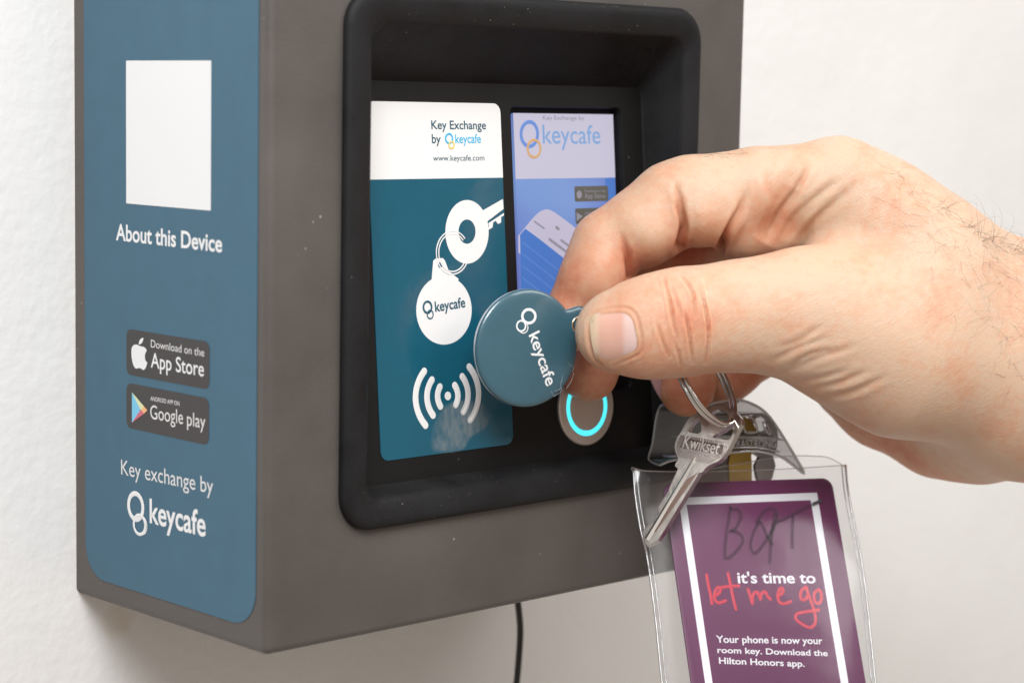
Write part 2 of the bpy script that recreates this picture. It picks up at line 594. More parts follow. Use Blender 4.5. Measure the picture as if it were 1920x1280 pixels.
on_screen('screen_band', quad_uv(SF, scr_u0 - .14, scr_u1 + .14, vm, scr_v1 + .14, .06), S_WHITE)
on_screen('screen_edge', quad_uv(SF, SF.px(1133, 340)[0], scr_u1, scr_v0 + .3, vm - .05, .05), S_DBLUE)
on_screen('emblem', stroke(SF, ell(990.5, 251, 15.5, 22.5, 28), 1.15, .12, 2, True), S_RING)
on_screen('emblem', stroke(SF, ell(999, 278, 12, 16, 24), .8, .2, 2, True), S_OR)
on_screen('lettering', lettering(SF, 'keycafe', (1016, 268.5), (1124, 269), (1016, 233.5), .12, .004), S_TXT)
on_screen('lettering', lettering(SF, 'Key Exchange by', (1016, 224.5), (1093, 225), (1016, 216.5), .12, .0), S_GREYT)
for (ya, yb, kind) in ((348, 376.5, 0), (389, 418, 1)):
    u0, va = SF.px(1075 + kind * 1.5, ya); u1, vb = SF.px(1138, yb)
    u1 = SF.px(1138, ya)[0]
    vb = SF.px(1075, yb)[1]
    bd = on_screen('store_badge', (SF.w(rrect(u0, u1, vb, va, .5, 3), .10), [list(range(16))]), S_BADGE)
    y = (ya + yb) / 2
    pa = [(1079, y - 7), (1091, y), (1079, y + 9)] if kind else ell(1084, y + 1, 5, 7.5, 16)
    tv = join([lettering(SF, 'Download on the' if not kind else 'ANDROID APP ON', (1094, y - 3), (1133, y - 3.5), (1094, y - 8), .16, 0),
               lettering(SF, 'App Store' if not kind else 'Google play', (1094, y + 8), (1133, y + 7.5), (1094, y - 1), .16, 0), poly(SF, pa, .16)])
    on_screen('badge_print', tv, S_GREYT)
ph = smooth_path([(970, 440), (1000, 404), (1017, 392), (1032, 393), (1060, 412), (1120, 458)], 5).tolist() + [(1120, 530), (1030, 530), (970, 470)]
on_screen('phone_picture', poly(SF, ph, .10), S_PHONE)
on_screen('phone_picture', poly(SF, [(973, 438), (983, 426.5), (1010, 446), (1118, 530), (1118, 640), (977, 640)], .14), S_DBLUE)
pl = []
for k in range(8):
    y = 452 + 22 * k
    pl.append(stroke(SF, [(978, y), (1030, y + 40), (1100, y + 96)], .22, .2, 3, False, .05))
on_screen('phone_lines', join(pl), S_RING)
on_screen('phone_lines', join([stroke(SF, [(1000, 413), (1018, 426)], .5, .2, 3, False, .05), stroke(SF, [(1050, 448), (1071, 463)], .7, .2, 3, False, .05),
                               stroke(SF, [(1028, 446), (1058, 468)], .8, .2, 3, False, .05), stroke(SF, [(1041, 424), (1045, 427)], .9, .2, 3, False, .05)]), S_GREYT)

# ---- front label
lx0 = PF.px(703.5, 650)[0]; lx1 = PF.px(945.7, 472)[0] + .1
lvt = PF.px(910, 194)[1]; lvb = PF.px(835, 842)[1]
lab = mesh('front_label', *slab(PF, rrect(lx0, lx1, lvb, lvt, 2.6, 6), 0.02, .22), M_TEAL, kiosk)
lvm = PF.px(800, 334)[1]
H1 = .28


def on_label(name, vf, m):
    return mesh(name, vf[0], vf[1], m, lab)


top = rrect(lx0 + .02, lx1 - .02, lvm, lvt - .02, [0.01, 0.01, 2.6, 2.6], 6)
on_label('white_band', (PF.w(top, H1), [list(range(len(top)))]), M_WHITEG)
H2 = H1 + .06
on_label('lettering', lettering(PF, 'Key Exchange', (806, 241.8), (908.5, 242.2), (806, 226), H2, .012), M_DARKT)
on_label('lettering', lettering(PF, 'by', (807, 267.9), (823.8, 268), (807, 251.5), H2, .012), M_DARKT)
on_label('lettering', lettering(PF, 'keycafe', (851, 268), (899, 267.5), (851, 251.5), H2, .01), M_CYAN)
on_label('lettering', lettering(PF, 'www.keycafe.com', (809.4, 300.9), (905.3, 300.2), (809.4, 290.3), H2, .002), M_DARKT)
on_label('emblem', stroke(PF, ell(839, 259.5, 6.5, 8.6, 24), .55, H2, 2, True), M_CYAN)
on_label('emblem', stroke(PF, ell(843.5, 271.5, 4.8, 6.3, 24), .45, H2 + .03, 2, True), M_YEL)

# key picture
KS = PF
outer = ell(873, 432.4, 40.6, 59, 56)
hole = ell(873, 432, 16, 22.6, 56)
vo = np.array([PF.px(*p) for p in outer]); vi = np.array([PF.px(*p) for p in hole])
nn = len(vo)
on_label('key_picture', (np.concatenate([PF.w(vo, H1), PF.w(vi, H1)]), [(i, (i + 1) % nn, nn + (i + 1) % nn, nn + i)[::-1] for i in range(nn)]), M_WHITEG)
on_label('key_picture', join([poly(PF, [(902, 393), (940.3, 371.5), (941.6, 390), (911, 413)], H1 - .02),
                              poly(PF, [(914, 421), (913, 416.5), (942, 397.5), (942.3, 402), (937, 405), (937, 415), (931, 418), (927, 412), (922, 415), (921, 424), (913, 429)], H1 - .02)]), M_WHITEG)
on_label('key_picture', join([stroke(PF, ell(846, 471, 30.5, 40, 40, 0, 100, 318), .38, H1 + .03, 2),
                              stroke(PF, ell(846, 471, 26, 35, 40, 0, 100, 318), .38, H1 + .03, 2),
                              stroke(PF, ell(846, 471, 30.5, 40, 30, 0, -10, 100), .38, H1 - .01, 2),
                              stroke(PF, ell(846, 471, 26, 35, 30, 0, -10, 100), .38, H1 - .01, 2)]), M_WHITEG)
tag_out = ell(830, 577.7, 52, 63.8, 60)
on_label('tag_picture', poly(PF, tag_out, H1 - .03), M_WHITEG)
on_label('tag_picture', poly(PF, [(806, 530), (810, 486), (814, 482), (828, 481), (832, 486), (839, 505), (858, 520), (850, 530)], H1 - .05), M_WHITEG)
on_label('tag_picture', poly(PF, ell(823, 494, 4.2, 5.5, 20), H1 - .01), M_TEAL)
on_label('lettering', lettering(PF, 'keycafe', (813.6, 580.5), (870, 571.5), (811, 562), H2, .016), M_DARKT)
on_label('emblem', stroke(PF, ell(798.8, 572, 7.6, 10.5, 26), .62, H2, 2, True), M_DARKT)
on_label('emblem', stroke(PF, ell(803.8, 585.5, 5.5, 7.8, 24), .38, H2 + .02, 2, True), M_DARKT)


def cx8(x, y):
    return (680 + x * .2813, 520 + y * .2813)


on_label('signal_mark', poly(PF, ell(837.2, 736.5, 6, 8, 24), H1), M_WHITEG)
for tri in (((605, 700), (626, 765), (612, 828)), ((655, 642), (694, 760), (662, 874)), ((701, 578), (764, 750), (708, 928)),
            ((506, 710), (491, 775), (510, 838)), ((453, 664), (420, 780), (461, 898)), ((402, 607), (344, 785), (411, 964))):
    p0, p1, p2 = [cx8(*q) for q in tri]
    # circular arc through three points
    (x1, y1), (x2, y2), (x3, y3) = p0, p1, p2
    D = 2 * (x1 * (y2 - y3) + x2 * (y3 - y1) + x3 * (y1 - y2))
    ux = ((x1 * x1 + y1 * y1) * (y2 - y3) + (x2 * x2 + y2 * y2) * (y3 - y1) + (x3 * x3 + y3 * y3) * (y1 - y2)) / D
    uy = ((x1 * x1 + y1 * y1) * (x3 - x2) + (x2 * x2 + y2 * y2) * (x1 - x3) + (x3 * x3 + y3 * y3) * (x2 - x1)) / D
    rad = math.hypot(x1 - ux, y1 - uy)
    t0 = math.atan2(y1 - uy, x1 - ux); t1 = math.atan2(y3 - uy, x3 - ux)
    if t1 - t0 > math.pi: t1 -= 2 * math.pi
    if t0 - t1 > math.pi: t1 += 2 * math.pi
    arc = [(ux + rad * math.cos(t0 + (t1 - t0) * i / 12), uy + rad * math.sin(t0 + (t1 - t0) * i / 12)) for i in range(13)]
    on_label('signal_mark', stroke(PF, arc, 2.0, H1, 2), M_WHITEG)

# ---- painted glare: a reflection on the label drawn as streaky grey film
M_GLARE = bpy.data.materials.new('painted_glare'); M_GLARE.use_nodes = True
nt = M_GLARE.node_tree; b = nt.nodes['Principled BSDF']
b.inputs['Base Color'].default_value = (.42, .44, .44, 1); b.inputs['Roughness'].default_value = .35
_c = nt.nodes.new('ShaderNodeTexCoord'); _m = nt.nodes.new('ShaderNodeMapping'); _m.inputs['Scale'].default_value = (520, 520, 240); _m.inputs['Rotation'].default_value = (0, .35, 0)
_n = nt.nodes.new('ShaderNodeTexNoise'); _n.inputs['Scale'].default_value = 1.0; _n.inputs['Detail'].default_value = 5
_e = nt.nodes.new('ShaderNodeAttribute'); _e.attribute_name = 'glare_fade'
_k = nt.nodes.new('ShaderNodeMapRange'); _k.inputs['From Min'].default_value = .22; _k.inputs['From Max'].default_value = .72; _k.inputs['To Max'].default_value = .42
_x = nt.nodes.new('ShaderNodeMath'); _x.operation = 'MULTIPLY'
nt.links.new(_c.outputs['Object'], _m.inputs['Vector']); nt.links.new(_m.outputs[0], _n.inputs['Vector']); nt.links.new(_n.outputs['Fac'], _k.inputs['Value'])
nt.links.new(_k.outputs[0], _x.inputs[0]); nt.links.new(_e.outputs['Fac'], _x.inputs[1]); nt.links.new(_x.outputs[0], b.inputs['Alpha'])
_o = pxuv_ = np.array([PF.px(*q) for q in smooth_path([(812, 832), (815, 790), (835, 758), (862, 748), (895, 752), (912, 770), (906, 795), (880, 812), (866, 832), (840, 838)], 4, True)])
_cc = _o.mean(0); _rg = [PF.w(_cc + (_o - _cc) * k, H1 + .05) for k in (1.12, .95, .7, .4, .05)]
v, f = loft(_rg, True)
glare = on_label('glare_patch', (v, f), M_GLARE)
_w = glare.data.attributes.new('glare_fade', 'FLOAT', 'POINT')
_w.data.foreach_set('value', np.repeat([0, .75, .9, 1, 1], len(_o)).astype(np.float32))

# ---- ring button
bu0 = PF.px(1043.5, 765)[0]; bu1 = PF.px(1145.8, 765)[0]
br = (bu1 - bu0) / 2; bc = np.array([(bu0 + bu1) / 2, 0.0]); bc[1] = PF.px(1094, 828.5)[1] + br


def disc_ring(r, n=64):
    return bc + np.stack([np.cos(np.arange(n) * 2 * math.pi / n), np.sin(np.arange(n) * 2 * math.pi / n)], 1) * r


M_BUTTON = mat('brushed_button_metal', (.62, .55, .50), .42, metal=.55, var=.05)
M_CYL = mat('lit_cyan_ring', (.05, .4, .45), .3, emit=(.07, .74, .88), estr=1.25)
ro = br * .755; ri = br * .615
v, f = loft([PF.w(disc_ring(br), .05), PF.w(disc_ring(br), .7), PF.w(disc_ring(br - .35), 1.0), PF.w(disc_ring(ro), 1.0), PF.w(disc_ring(ro), .75)])
button = mesh('button', v, f, M_BUTTON, kiosk, True, 30)
mesh('button_face', *loft([PF.w(disc_ring(ri), .7), PF.w(disc_ring(ri), 1.0), PF.w(disc_ring(.05), .93)], True), M_BUTTON, button, True, 30)
mesh('light_ring', *loft([PF.w(disc_ring(ro), .80), PF.w(disc_ring(ro - .1), 1.0), PF.w(disc_ring((ro + ri) / 2), 1.08), PF.w(disc_ring(ri + .1), 1.0), PF.w(disc_ring(ri), .80)]), M_CYL, button, True)

# ---- side label
LF = Frame((0, 0, 0), (0, -1, 0), (0, 0, 1))
su0 = LF.px(158.5, 500)[0]; su1 = LF.px(482, 500)[0]
sv_b = LF.px(459, 1163)[1]
side = mesh('side_label', *slab(LF, rrect(su0, su1, sv_b, 196, 9.5, 10), 0.02, .2), M_BLUE, kiosk)
SH = .27


def on_side(name, vf, m, parent=None):
    return mesh(name, vf[0], vf[1], m, parent or side)


p = [LF.px(*q) for q in ((235, 113.5), (395.5, 116.5), (396, 394), (238, 379))]
on_side('white_patch', quad_uv(LF, (p[0][0] + p[3][0]) / 2, (p[1][0] + p[2][0]) / 2, (p[2][1] + p[3][1]) / 2, (p[0][1] + p[1][1]) / 2, SH), M_WHITE)
on_side('lettering', lettering(LF, 'About this Device', (217.5, 447), (416.5, 470), (222.5, 418), SH, .02), M_WHITE)
on_side('lettering', lettering(LF, 'Key exchange by', (227.5, 882), (400, 918), (228, 854.5), SH, .0), M_LIGHTTXT)
on_side('lettering', lettering(LF, 'keycafe', (281, 970.8), (386, 997.3), (281, 927), SH, .018), M_WHITE)
on_side('emblem', stroke(LF, ell(254.7, 941.6, 13.2, 24.2, 36, -6), 1.35, SH, 2, True), M_WHITE)
on_side('emblem', stroke(LF, ell(262.0, 975.3, 10.6, 18, 32, -6), .9, SH + .05, 2, True), M_WHITE)
on_side('emblem', stroke(LF, ell(266.4, 976.6, 9.5, 17, 24, -6, -100, 80), .4, SH + .05, 2), M_WHITE)

bq = [((237.6, 611.5), (393.9, 636.9), (392, 724.8), (236.7, 696.4)), ((237.6, 712), (393, 741.4), (391, 828), (236.7, 795))]
for k, q in enumerate(bq):
    p = [LF.px(*x) for x in q]
    u0, u1 = (p[0][0] + p[3][0]) / 2, (p[1][0] + p[2][0]) / 2
    v1, v0 = (p[0][1] + p[1][1]) / 2, (p[2][1] + p[3][1]) / 2
    o = rrect(u0, u1, v0, v1, 2.2, 6)
    bd = mesh('store_badge', LF.w(o, SH), [list(range(len(o)))], M_BLACKP, kiosk)
    h = SH + .07
    if k == 0:
        def cx2(x, y): return (140 + x * .1953, 590 + y * .1953)
        ap = [(612, 268), (590, 262), (565, 272), (550, 300), (548, 360), (556, 420), (570, 465), (590, 490), (610, 488), (628, 485), (648, 497), (664, 504),
              (682, 490), (695, 455), (700, 432), (686, 418), (678, 390), (680, 350), (694, 320), (685, 300), (664, 284), (640, 280), (628, 276)]
        on_side('fruit_mark', poly(LF, smooth_path([cx2(*z) for z in ap], 3, True), h), M_WHITE, bd)
        lf = [(620, 262), (622, 235), (636, 210), (660, 198), (660, 222), (646, 250)]
        on_side('fruit_mark', poly(LF, smooth_path([cx2(*z) for z in lf], 3, True), h), M_WHITE, bd)
        on_side('lettering', lettering(LF, 'Download on the', (283.5, 646.2), (383.5, 663.6), (283.5, 632), h, .0), M_LIGHTTXT, bd)
        on_side('lettering', lettering(LF, 'App Store', (283.5, 683.3), (383, 700.5), (287, 656.5), h, .008), M_WHITE, bd)
    else:
        A, B, Cc = (248, 729.6), (277, 763), (248, 786.3)
        mid = (266, 757.5)
        on_side('play_mark', poly(LF, [A, (262, 758), (265, 764), Cc], h), mat('play_blue', (.16, .5, .72), .4), bd)
        on_side('play_mark', poly(LF, [A, (270, 755), (267, 767), (262, 758)], h + .01), mat('play_yellow', (.62, .66, .38), .4), bd)
        on_side('play_mark', poly(LF, [(270, 755), B, (271, 769), (266, 764)], h + .02), mat('play_orange', (.80, .42, .18), .4), bd)
        on_side('play_mark', poly(LF, [(265, 761), (271, 769), Cc], h + .015), mat('play_red', (.55, .12, .18), .4), bd)
        on_side('lettering', lettering(LF, 'ANDROID APP ON', (282.6, 744.8), (337.2, 754.8), (282.6, 737), h, .004), M_LIGHTTXT, bd)
        on_side('lettering', lettering(LF, 'Google', (282.6, 778.5), (344, 789), (283, 753), h, .0), M_LIGHTTXT, bd)
        on_side('lettering', lettering(LF, 'play', (351.5, 791), (386, 796.8), (351.5, 765.5), h, .0), M_LIGHTTXT, bd)

# ------------------------------------------------------------------ cable
CF = Frame((0, 52, 0), (1, 0, 0), (0, 0, 1))
cp = [CF.px(*q) for q in ((966, 1092), (971, 1128), (974.5, 1170), (972, 1220), (965.5, 1285), (950, 1360), (938, 1460), (945, 1600), (950, 1900))]
cpw = CF.w(smooth_path(cp, 8), 0)
v, f = tube(cpw, 1.05, 12)
solo('power_cable', v, f, mat('black_rubber', (.012, .012, .012), .5), 'thin black power cable hanging from the underside of the kiosk', 'cable', cpw[0], smooth=True)

#HAND_BEGIN
# ------------------------------------------------------------------ hand
# the hand is one continuous surface: tapered limbs blended as a distance field and meshed
HX = 0.50                                              # voxel, mm


def J(px, py, d):                                      # joint in lens space (mm)
    return np.array([(px - 960) / FPX * d, (py - 640) / FPX * d, d])


G0 = np.array([8.0, -66.0, 556.0]); G1 = np.array([226.0, 56.0, 684.0])
NX, NY, NZ = [int((G1[i] - G0[i]) / HX) + 1 for i in range(3)]
AX = [(G0[i] + HX * np.arange(n)).astype(np.float32) for i, n in enumerate((NX, NY, NZ))]
BIG = np.float32(60.0)


def new_field():
    return np.full((NX, NY, NZ), BIG, np.float32)


def smin(a, b, k):
    h = np.maximum(k - np.abs(a - b), 0.0) / k
    return np.minimum(a, b) - h * h * k * 0.25


def box_of(lo, hi, pad):
    s = []
    for i in range(3):
        a = int(max(0, math.floor((lo[i] - pad - G0[i]) / HX))); b = int(min(len(AX[i]), math.ceil((hi[i] + pad - G0[i]) / HX) + 1))
        s.append(slice(a, max(a + 1, b)))
    return tuple(s)


def cone_sd(sl, a, b, ra, rb, q):
    """distance to a round cone, squashed by q along the depth axis"""
    zc = np.float32((a[2] + b[2]) / 2)
    x = AX[0][sl[0]][:, None, None]; y = AX[1][sl[1]][None, :, None]; z = (AX[2][sl[2]][None, None, :] - zc) / np.float32(q)
    a = a.copy(); b = b.copy(); a[2] = (a[2] - zc) / q; b[2] = (b[2] - zc) / q
    ba = b - a; l2 = float(ba @ ba) + 1e-9
    px, py, pz = x - np.float32(a[0]), y - np.float32(a[1]), z - np.float32(a[2])
    t = np.clip((px * np.float32(ba[0]) + py * np.float32(ba[1]) + pz * np.float32(ba[2])) / np.float32(l2), 0, 1)
    dx, dy, dz = px - t * np.float32(ba[0]), py - t * np.float32(ba[1]), pz - t * np.float32(ba[2])
    return np.sqrt(dx * dx + dy * dy + dz * dz) - (np.float32(ra) + t * np.float32(rb - ra))


def add(F, chain, k, q=1.0):
    """chain of (px, py, depth, radius_mm)"""
    for (p, r) in zip(chain[:-1], chain[1:]):
        a, b = J(*p[:3]), J(*r[:3])
        m = max(p[3], r[3])
        sl = box_of(np.minimum(a, b) - m, np.maximum(a, b) + m, max(6.0, k + 2))
        F[sl] = smin(F[sl], cone_sd(sl, a, b, p[3], r[3], q), k)


palm = new_field()
add(palm, [(1572, 340, 607, 12.2), (1640, 392, 608, 13.0), (1698, 440, 608, 13.6), (1862, 562, 612, 14)], 10)
add(palm, [(1560, 372, 627, 11), (1850, 560, 630, 16)], 8)
add(palm, [(1562, 440, 643, 11), (1850, 620, 640, 15)], 8)
add(palm, [(1572, 525, 656, 10), (1850, 680, 648, 14)], 8)
add(palm, [(1860, 625, 614, 26), (1950, 680, 614, 30.5), (2300, 745, 618, 34)], 12, .78)
add(palm, [(1865, 625, 630, 20), (1960, 680, 622, 25)], 10)
add(palm, [(1650, 600, 630, 18), (1800, 650, 628, 22)], 12)
# thenar: thumb metacarpal and its muscle
add(palm, [(1500, 583, 593, 16.2), (1580, 607, 597, 19.8), (1690, 640, 602, 24.3), (1840, 668, 610, 25)], 8, .9)
add(palm, [(1600, 455, 608, 11), (1740, 520, 606, 20)], 12)
# heel of the hand, behind
add(palm, [(1592, 706, 652, 11.5), (1655, 738, 652, 14.0), (1758, 792, 646, 13.8), (1835, 790, 636, 14.5)], 6)
add(palm, [(1700, 700, 640, 16), (1835, 760, 632, 20)], 10)


def finger(chain, k=5.0, kin=2.2, q=1.0, extra=()):
    F = new_field()
    add(F, chain, kin, q)
    for e in extra:
        add(F, e, 2.5, q)
    return smin(palm, F, k)


body = finger([(1150, 618, 583.5, 10.8), (1212, 610, 583, 12.8), (1285, 598, 584, 13.6), (1385, 588, 588, 14.2), (1500, 583, 593, 16.0)], 9.0, 6.0, .86)
idx = finger([(1560, 345, 606, 12.4), (1420, 357, 604, 12.3), (1292, 370, 603, 11.8), (1258, 380, 603, 11.5), (1137, 459, 603, 9.9), (1068, 600, 604, 8.4)], 5.0, 2.0, 1.0,
             ([(1312, 388, 601, 11.2), (1334, 386, 601, 11.2)], [(1206, 428, 601.5, 10.9), (1226, 416, 601.5, 10.9)], [(1124, 500, 601.5, 9.9), (1116, 520, 601.5, 9.9)], [(1392, 418, 607, 10.8), (1440, 408, 609, 11.5)]))
body = smin(body, idx, 1.2)
mid = finger([(1560, 375, 629, 11.5), (1280, 440, 628, 10.8), (1145, 560, 625, 9.2), (1103, 692, 621, 8.7)], 4.0, 2.0)
body = smin(body, mid, .8)
rng = finger([(1565, 440, 643, 11.0), (1330, 500, 640, 10), (1300, 630, 637, 9.0), (1287, 722, 634, 8.5)], 4.0, 2.0)
body = smin(body, rng, .8)
pky = finger([(1572, 525, 656, 9.8), (1416, 655, 652, 8.4), (1378, 690, 648, 7.6), (1357, 712, 645, 7.4)], 4.0, 2.0)
body = smin(body, pky, .8)
for i, s in ((0, 0), (0, -1), (1, 0), (1, -1), (2, 0), (2, -1)):     # close the cut at the forearm
    ix = [slice(None)] * 3; ix[i] = s
    body[tuple(ix)] = np.maximum(body[tuple(ix)], .5)


def surface_nets(F, org, h):
    S = F < 0
    c = [(i, j, k) for i in (0, 1) for j in (0, 1) for k in (0, 1)]
    n = np.array(F.shape) - 1
    cnt = np.zeros(n, np.int8)
    for (i, j, k) in c:
        cnt += S[i:n[0] + i, j:n[1] + j, k:n[2] + k]
    act = np.argwhere((cnt > 0) & (cnt < 8))
    idx = np.full(n, -1, np.int32); idx[tuple(act.T)] = np.arange(len(act))
    val = np.stack([F[act[:, 0] + i, act[:, 1] + j, act[:, 2] + k] for (i, j, k) in c], 1).astype(float)
    ca = np.array(c, float)
    acc = np.zeros((len(act), 3)); w = np.zeros(len(act))
    for a in range(8):
        for b in range(a + 1, 8):
            if np.abs(ca[a] - ca[b]).sum() != 1:
                continue
            va, vb = val[:, a], val[:, b]
            m = (va < 0) != (vb < 0)
            t = np.where(m, va / np.where(m, va - vb, 1), 0)
            acc += np.where(m[:, None], ca[a] + t[:, None] * (ca[b] - ca[a]), 0); w += m
    V = org + h * (act + acc / w[:, None])
    Q = []
    for ax in range(3):
        o1, o2 = (ax + 1) % 3, (ax + 2) % 3
        s0 = [slice(None)] * 3; s1 = [slice(None)] * 3
        s0[ax] = slice(0, -1); s1[ax] = slice(1, None)
        A, B = S[tuple(s0)], S[tuple(s1)]
        e = np.argwhere(A != B)
        e = e[(e[:, o1] > 0) & (e[:, o2] > 0) & (e[:, o1] < n[o1]) & (e[:, o2] < n[o2])]
        flip = A[tuple(e.T)]
        q = []
        for (d1, d2) in ((1, 1), (0, 1), (0, 0), (1, 0)):
            p = e.copy(); p[:, o1] -= d1; p[:, o2] -= d2
            q.append(idx[tuple(p.T)])
        q = np.stack(q, 1)
        q[~flip] = q[~flip][:, ::-1]
        Q.append(q)
    Q = np.concatenate(Q)
    return V, Q[(Q >= 0).all(1)]


HV, HQ = surface_nets(body, G0, HX)
del palm, body, idx, mid, rng, pky
nv = len(HV)
E0 = np.concatenate([HQ[:, [0, 1]], HQ[:, [1, 2]], HQ[:, [2, 3]], HQ[:, [3, 0]]])
deg = np.bincount(E0.ravel(), minlength=nv).astype(float)[:, None]


def nb_mean(A):
    out = np.zeros_like(A)
    for c in range(A.shape[1]):
        out[:, c] = np.bincount(E0[:, 0], A[E0[:, 1], c], nv) + np.bincount(E0[:, 1], A[E0[:, 0], c], nv)
    return out / deg


for _ in range(3):
    HV = HV + .5 * (nb_mean(HV) - HV)
    HV = HV - .52 * (nb_mean(HV) - HV)
for _ in range(2):
    HV = HV + .5 * (nb_mean(HV) - HV)


def vnormals(V):
    fn = np.cross(V[HQ[:, 2]] - V[HQ[:, 0]], V[HQ[:, 3]] - V[HQ[:, 1]])
    N = np.zeros_like(V)
    for c in range(3):
        for k in range(4):
            N[:, c] += np.bincount(HQ[:, k], fn[:, c], nv)
    return N / (np.linalg.norm(N, axis=1)[:, None] + 1e-12)


HN = vnormals(HV)
HP = np.stack([960 + FPX * HV[:, 0] / HV[:, 2], 640 + FPX * HV[:, 1] / HV[:, 2]], 1)
facing = np.clip(-(HN * HV).sum(1) / np.linalg.norm(HV, axis=1) * 4, 0, 1)


def polydist(pts, path):
    """distance in px from vertices to a path, and the position along it 0..1"""
    best = np.full(len(pts), 1e9); tt = np.zeros(len(pts))
    m = len(path) - 1
    for i in range(m):
        a, b = path[i], path[i + 1]
        ba = b - a
        t = np.clip(((pts - a) @ ba) / (ba @ ba + 1e-9), 0, 1)
        d = np.hypot(*(pts - a - t[:, None] * ba).T)
        u = d < best
        best[u] = d[u]; tt[u] = (i + t[u]) / m
    return best, tt


disp = np.zeros(nv)


def groove(path, depth, width, dmax=616, dmin=0, bulge=.3, taper=True):
    """a skin crease: depth mm, half width mm"""
    p = smooth_path([np.array(q, float) for q in path], 6)
    lo = p.min(0) - 40; hi = p.max(0) + 40
    m = np.where((HP[:, 0] > lo[0]) & (HP[:, 0] < hi[0]) & (HP[:, 1] > lo[1]) & (HP[:, 1] < hi[1]) & (HV[:, 2] < dmax) & (HV[:, 2] > dmin) & (facing > 0))[0]
    if len(m) == 0:
        return
    d, t = polydist(HP[m], p)
    d = d * HV[m, 2] / FPX
    w = np.sin(np.pi * np.clip(t, .02, .98)) ** .6 if taper is True else (np.clip(t * 1.25, .02, 1) if taper == 'start' else 1.0)
    g = -depth * np.exp(-(d / width) ** 2) + bulge * depth * np.exp(-((d - 2.3 * width) / (1.2 * width)) ** 2)
    disp[m] += g * w * facing[m]


def lump(x, y, depth, rad, dmax=616, dmin=0):
    d = np.hypot(HP[:, 0] - x, HP[:, 1] - y) * HV[:, 2] / FPX
    m = (HV[:, 2] < dmax) & (HV[:, 2] > dmin)
    disp[m] += depth * np.exp(-(d[m] / rad) ** 2) * facing[m]


# index finger joint creases
groove([(1160, 428), (1171, 462), (1180, 500), (1182, 524)], 1.7, .75, taper='start', dmin=586)
groove([(1168, 455), (1180, 500), (1184, 526)], 1.0, 2.0, bulge=0, taper='start', dmin=586)
groove([(1260, 332), (1272, 372), (1280, 420), (1272, 472)], 2.1, .8, taper='start', dmin=586)
groove([(1266, 370), (1280, 420), (1272, 476)], 1.4, 2.3, bulge=0, taper='start', dmin=586)
groove([(1265, 380), (1283, 420), (1276, 462)], .8, .6)
groove([(1402, 340), (1388, 386), (1368, 424), (1346, 470)], 2.1, .8, taper='start', dmin=586)
groove([(1394, 370), (1368, 424), (1346, 474)], 1.2, 2.0, bulge=0, taper='start', dmin=586)
# thumb knuckle wrinkles
for pth, dep in ((((1243, 516), (1252, 550), (1262, 600), (1272, 642)), .42), (((1275, 513), (1297, 545), (1303, 590)), .5), (((1310, 522), (1322, 575), (1328, 625), (1322, 676)), .6),
                 (((1233, 604), (1240, 632), (1252, 664)), .35), (((1283, 580), (1292, 625), (1298, 676)), .5), (((1256, 530), (1270, 566), (1280, 600)), .3), (((1262, 630), (1272, 660), (1278, 688)), .3)):
    groove(pth, dep * 2.1, .36, 600, bulge=.45)
groove([(1112, 582), (1140, 574), (1174, 573), (1192, 588), (1200, 616), (1203, 642), (1197, 659), (1172, 671), (1148, 681)], .4, .32, 600, bulge=.5)
groove([(1112, 584), (1103, 600), (1102, 624), (1106, 648), (1115, 670), (1132, 684)], .35, .45, 600, bulge=.4)
groove([(1216, 590), (1222, 620), (1218, 652)], .3, .3, 600)
groove([(1228, 596), (1233, 622), (1229, 648)], .22, .3, 600)
# web between thumb and index finger: hollow, then the folds
groove([(1428, 452), (1455, 410), (1490, 350)], 2.0, 3.6, 640, bulge=.1)
groove([(1440, 446), (1465, 402), (1496, 347), (1516, 308)], 1.0, .8, 640)
groove([(1462, 452), (1490, 408), (1540, 360), (1568, 338)], .8, 1.0, 640)
groove([(1500, 442), (1520, 416), (1552, 388), (1602, 345)], .7, 1.1, 640)
groove([(1480, 440), (1506, 404), (1536, 378)], .35, .6, 640)
groove([(1445, 300), (1438, 340), (1446, 372)], .4, 1.0, 640)
lump(1478, 305, .9, 4)
lump(1226, 440, 1.0, 5)
lump(1318, 410, 1.0, 4.5)
lump(1122, 500, .7, 5)
lump(1400, 420, .6, 5)
# wrinkles where the thumb meets the wrist
for pth in (((1444, 672), (1490, 650), (1546, 629)), ((1468, 694), (1530, 668), (1598, 645)), ((1494, 712), (1545, 702), (1592, 688)), ((1455, 650), (1500, 632), (1540, 606)),
            ((1516, 722), (1570, 712), (1625, 690)), ((1480, 680), (1515, 660), (1560, 648)), ((1540, 740), (1600, 728), (1660, 700))):
    groove(pth, .42, .8, 625, bulge=.5)
# dorsal tendon and wrist shape
groove([(1600, 300), (1700, 385), (1800, 470)], -.5, 3.0, 640, bulge=0)
HV = HV + HN * disp[:, None]
for _ in range(1):
    HV = HV + .25 * (nb_mean(HV) - HV)
HN = vnormals(HV)
rs = np.random.RandomState(3)

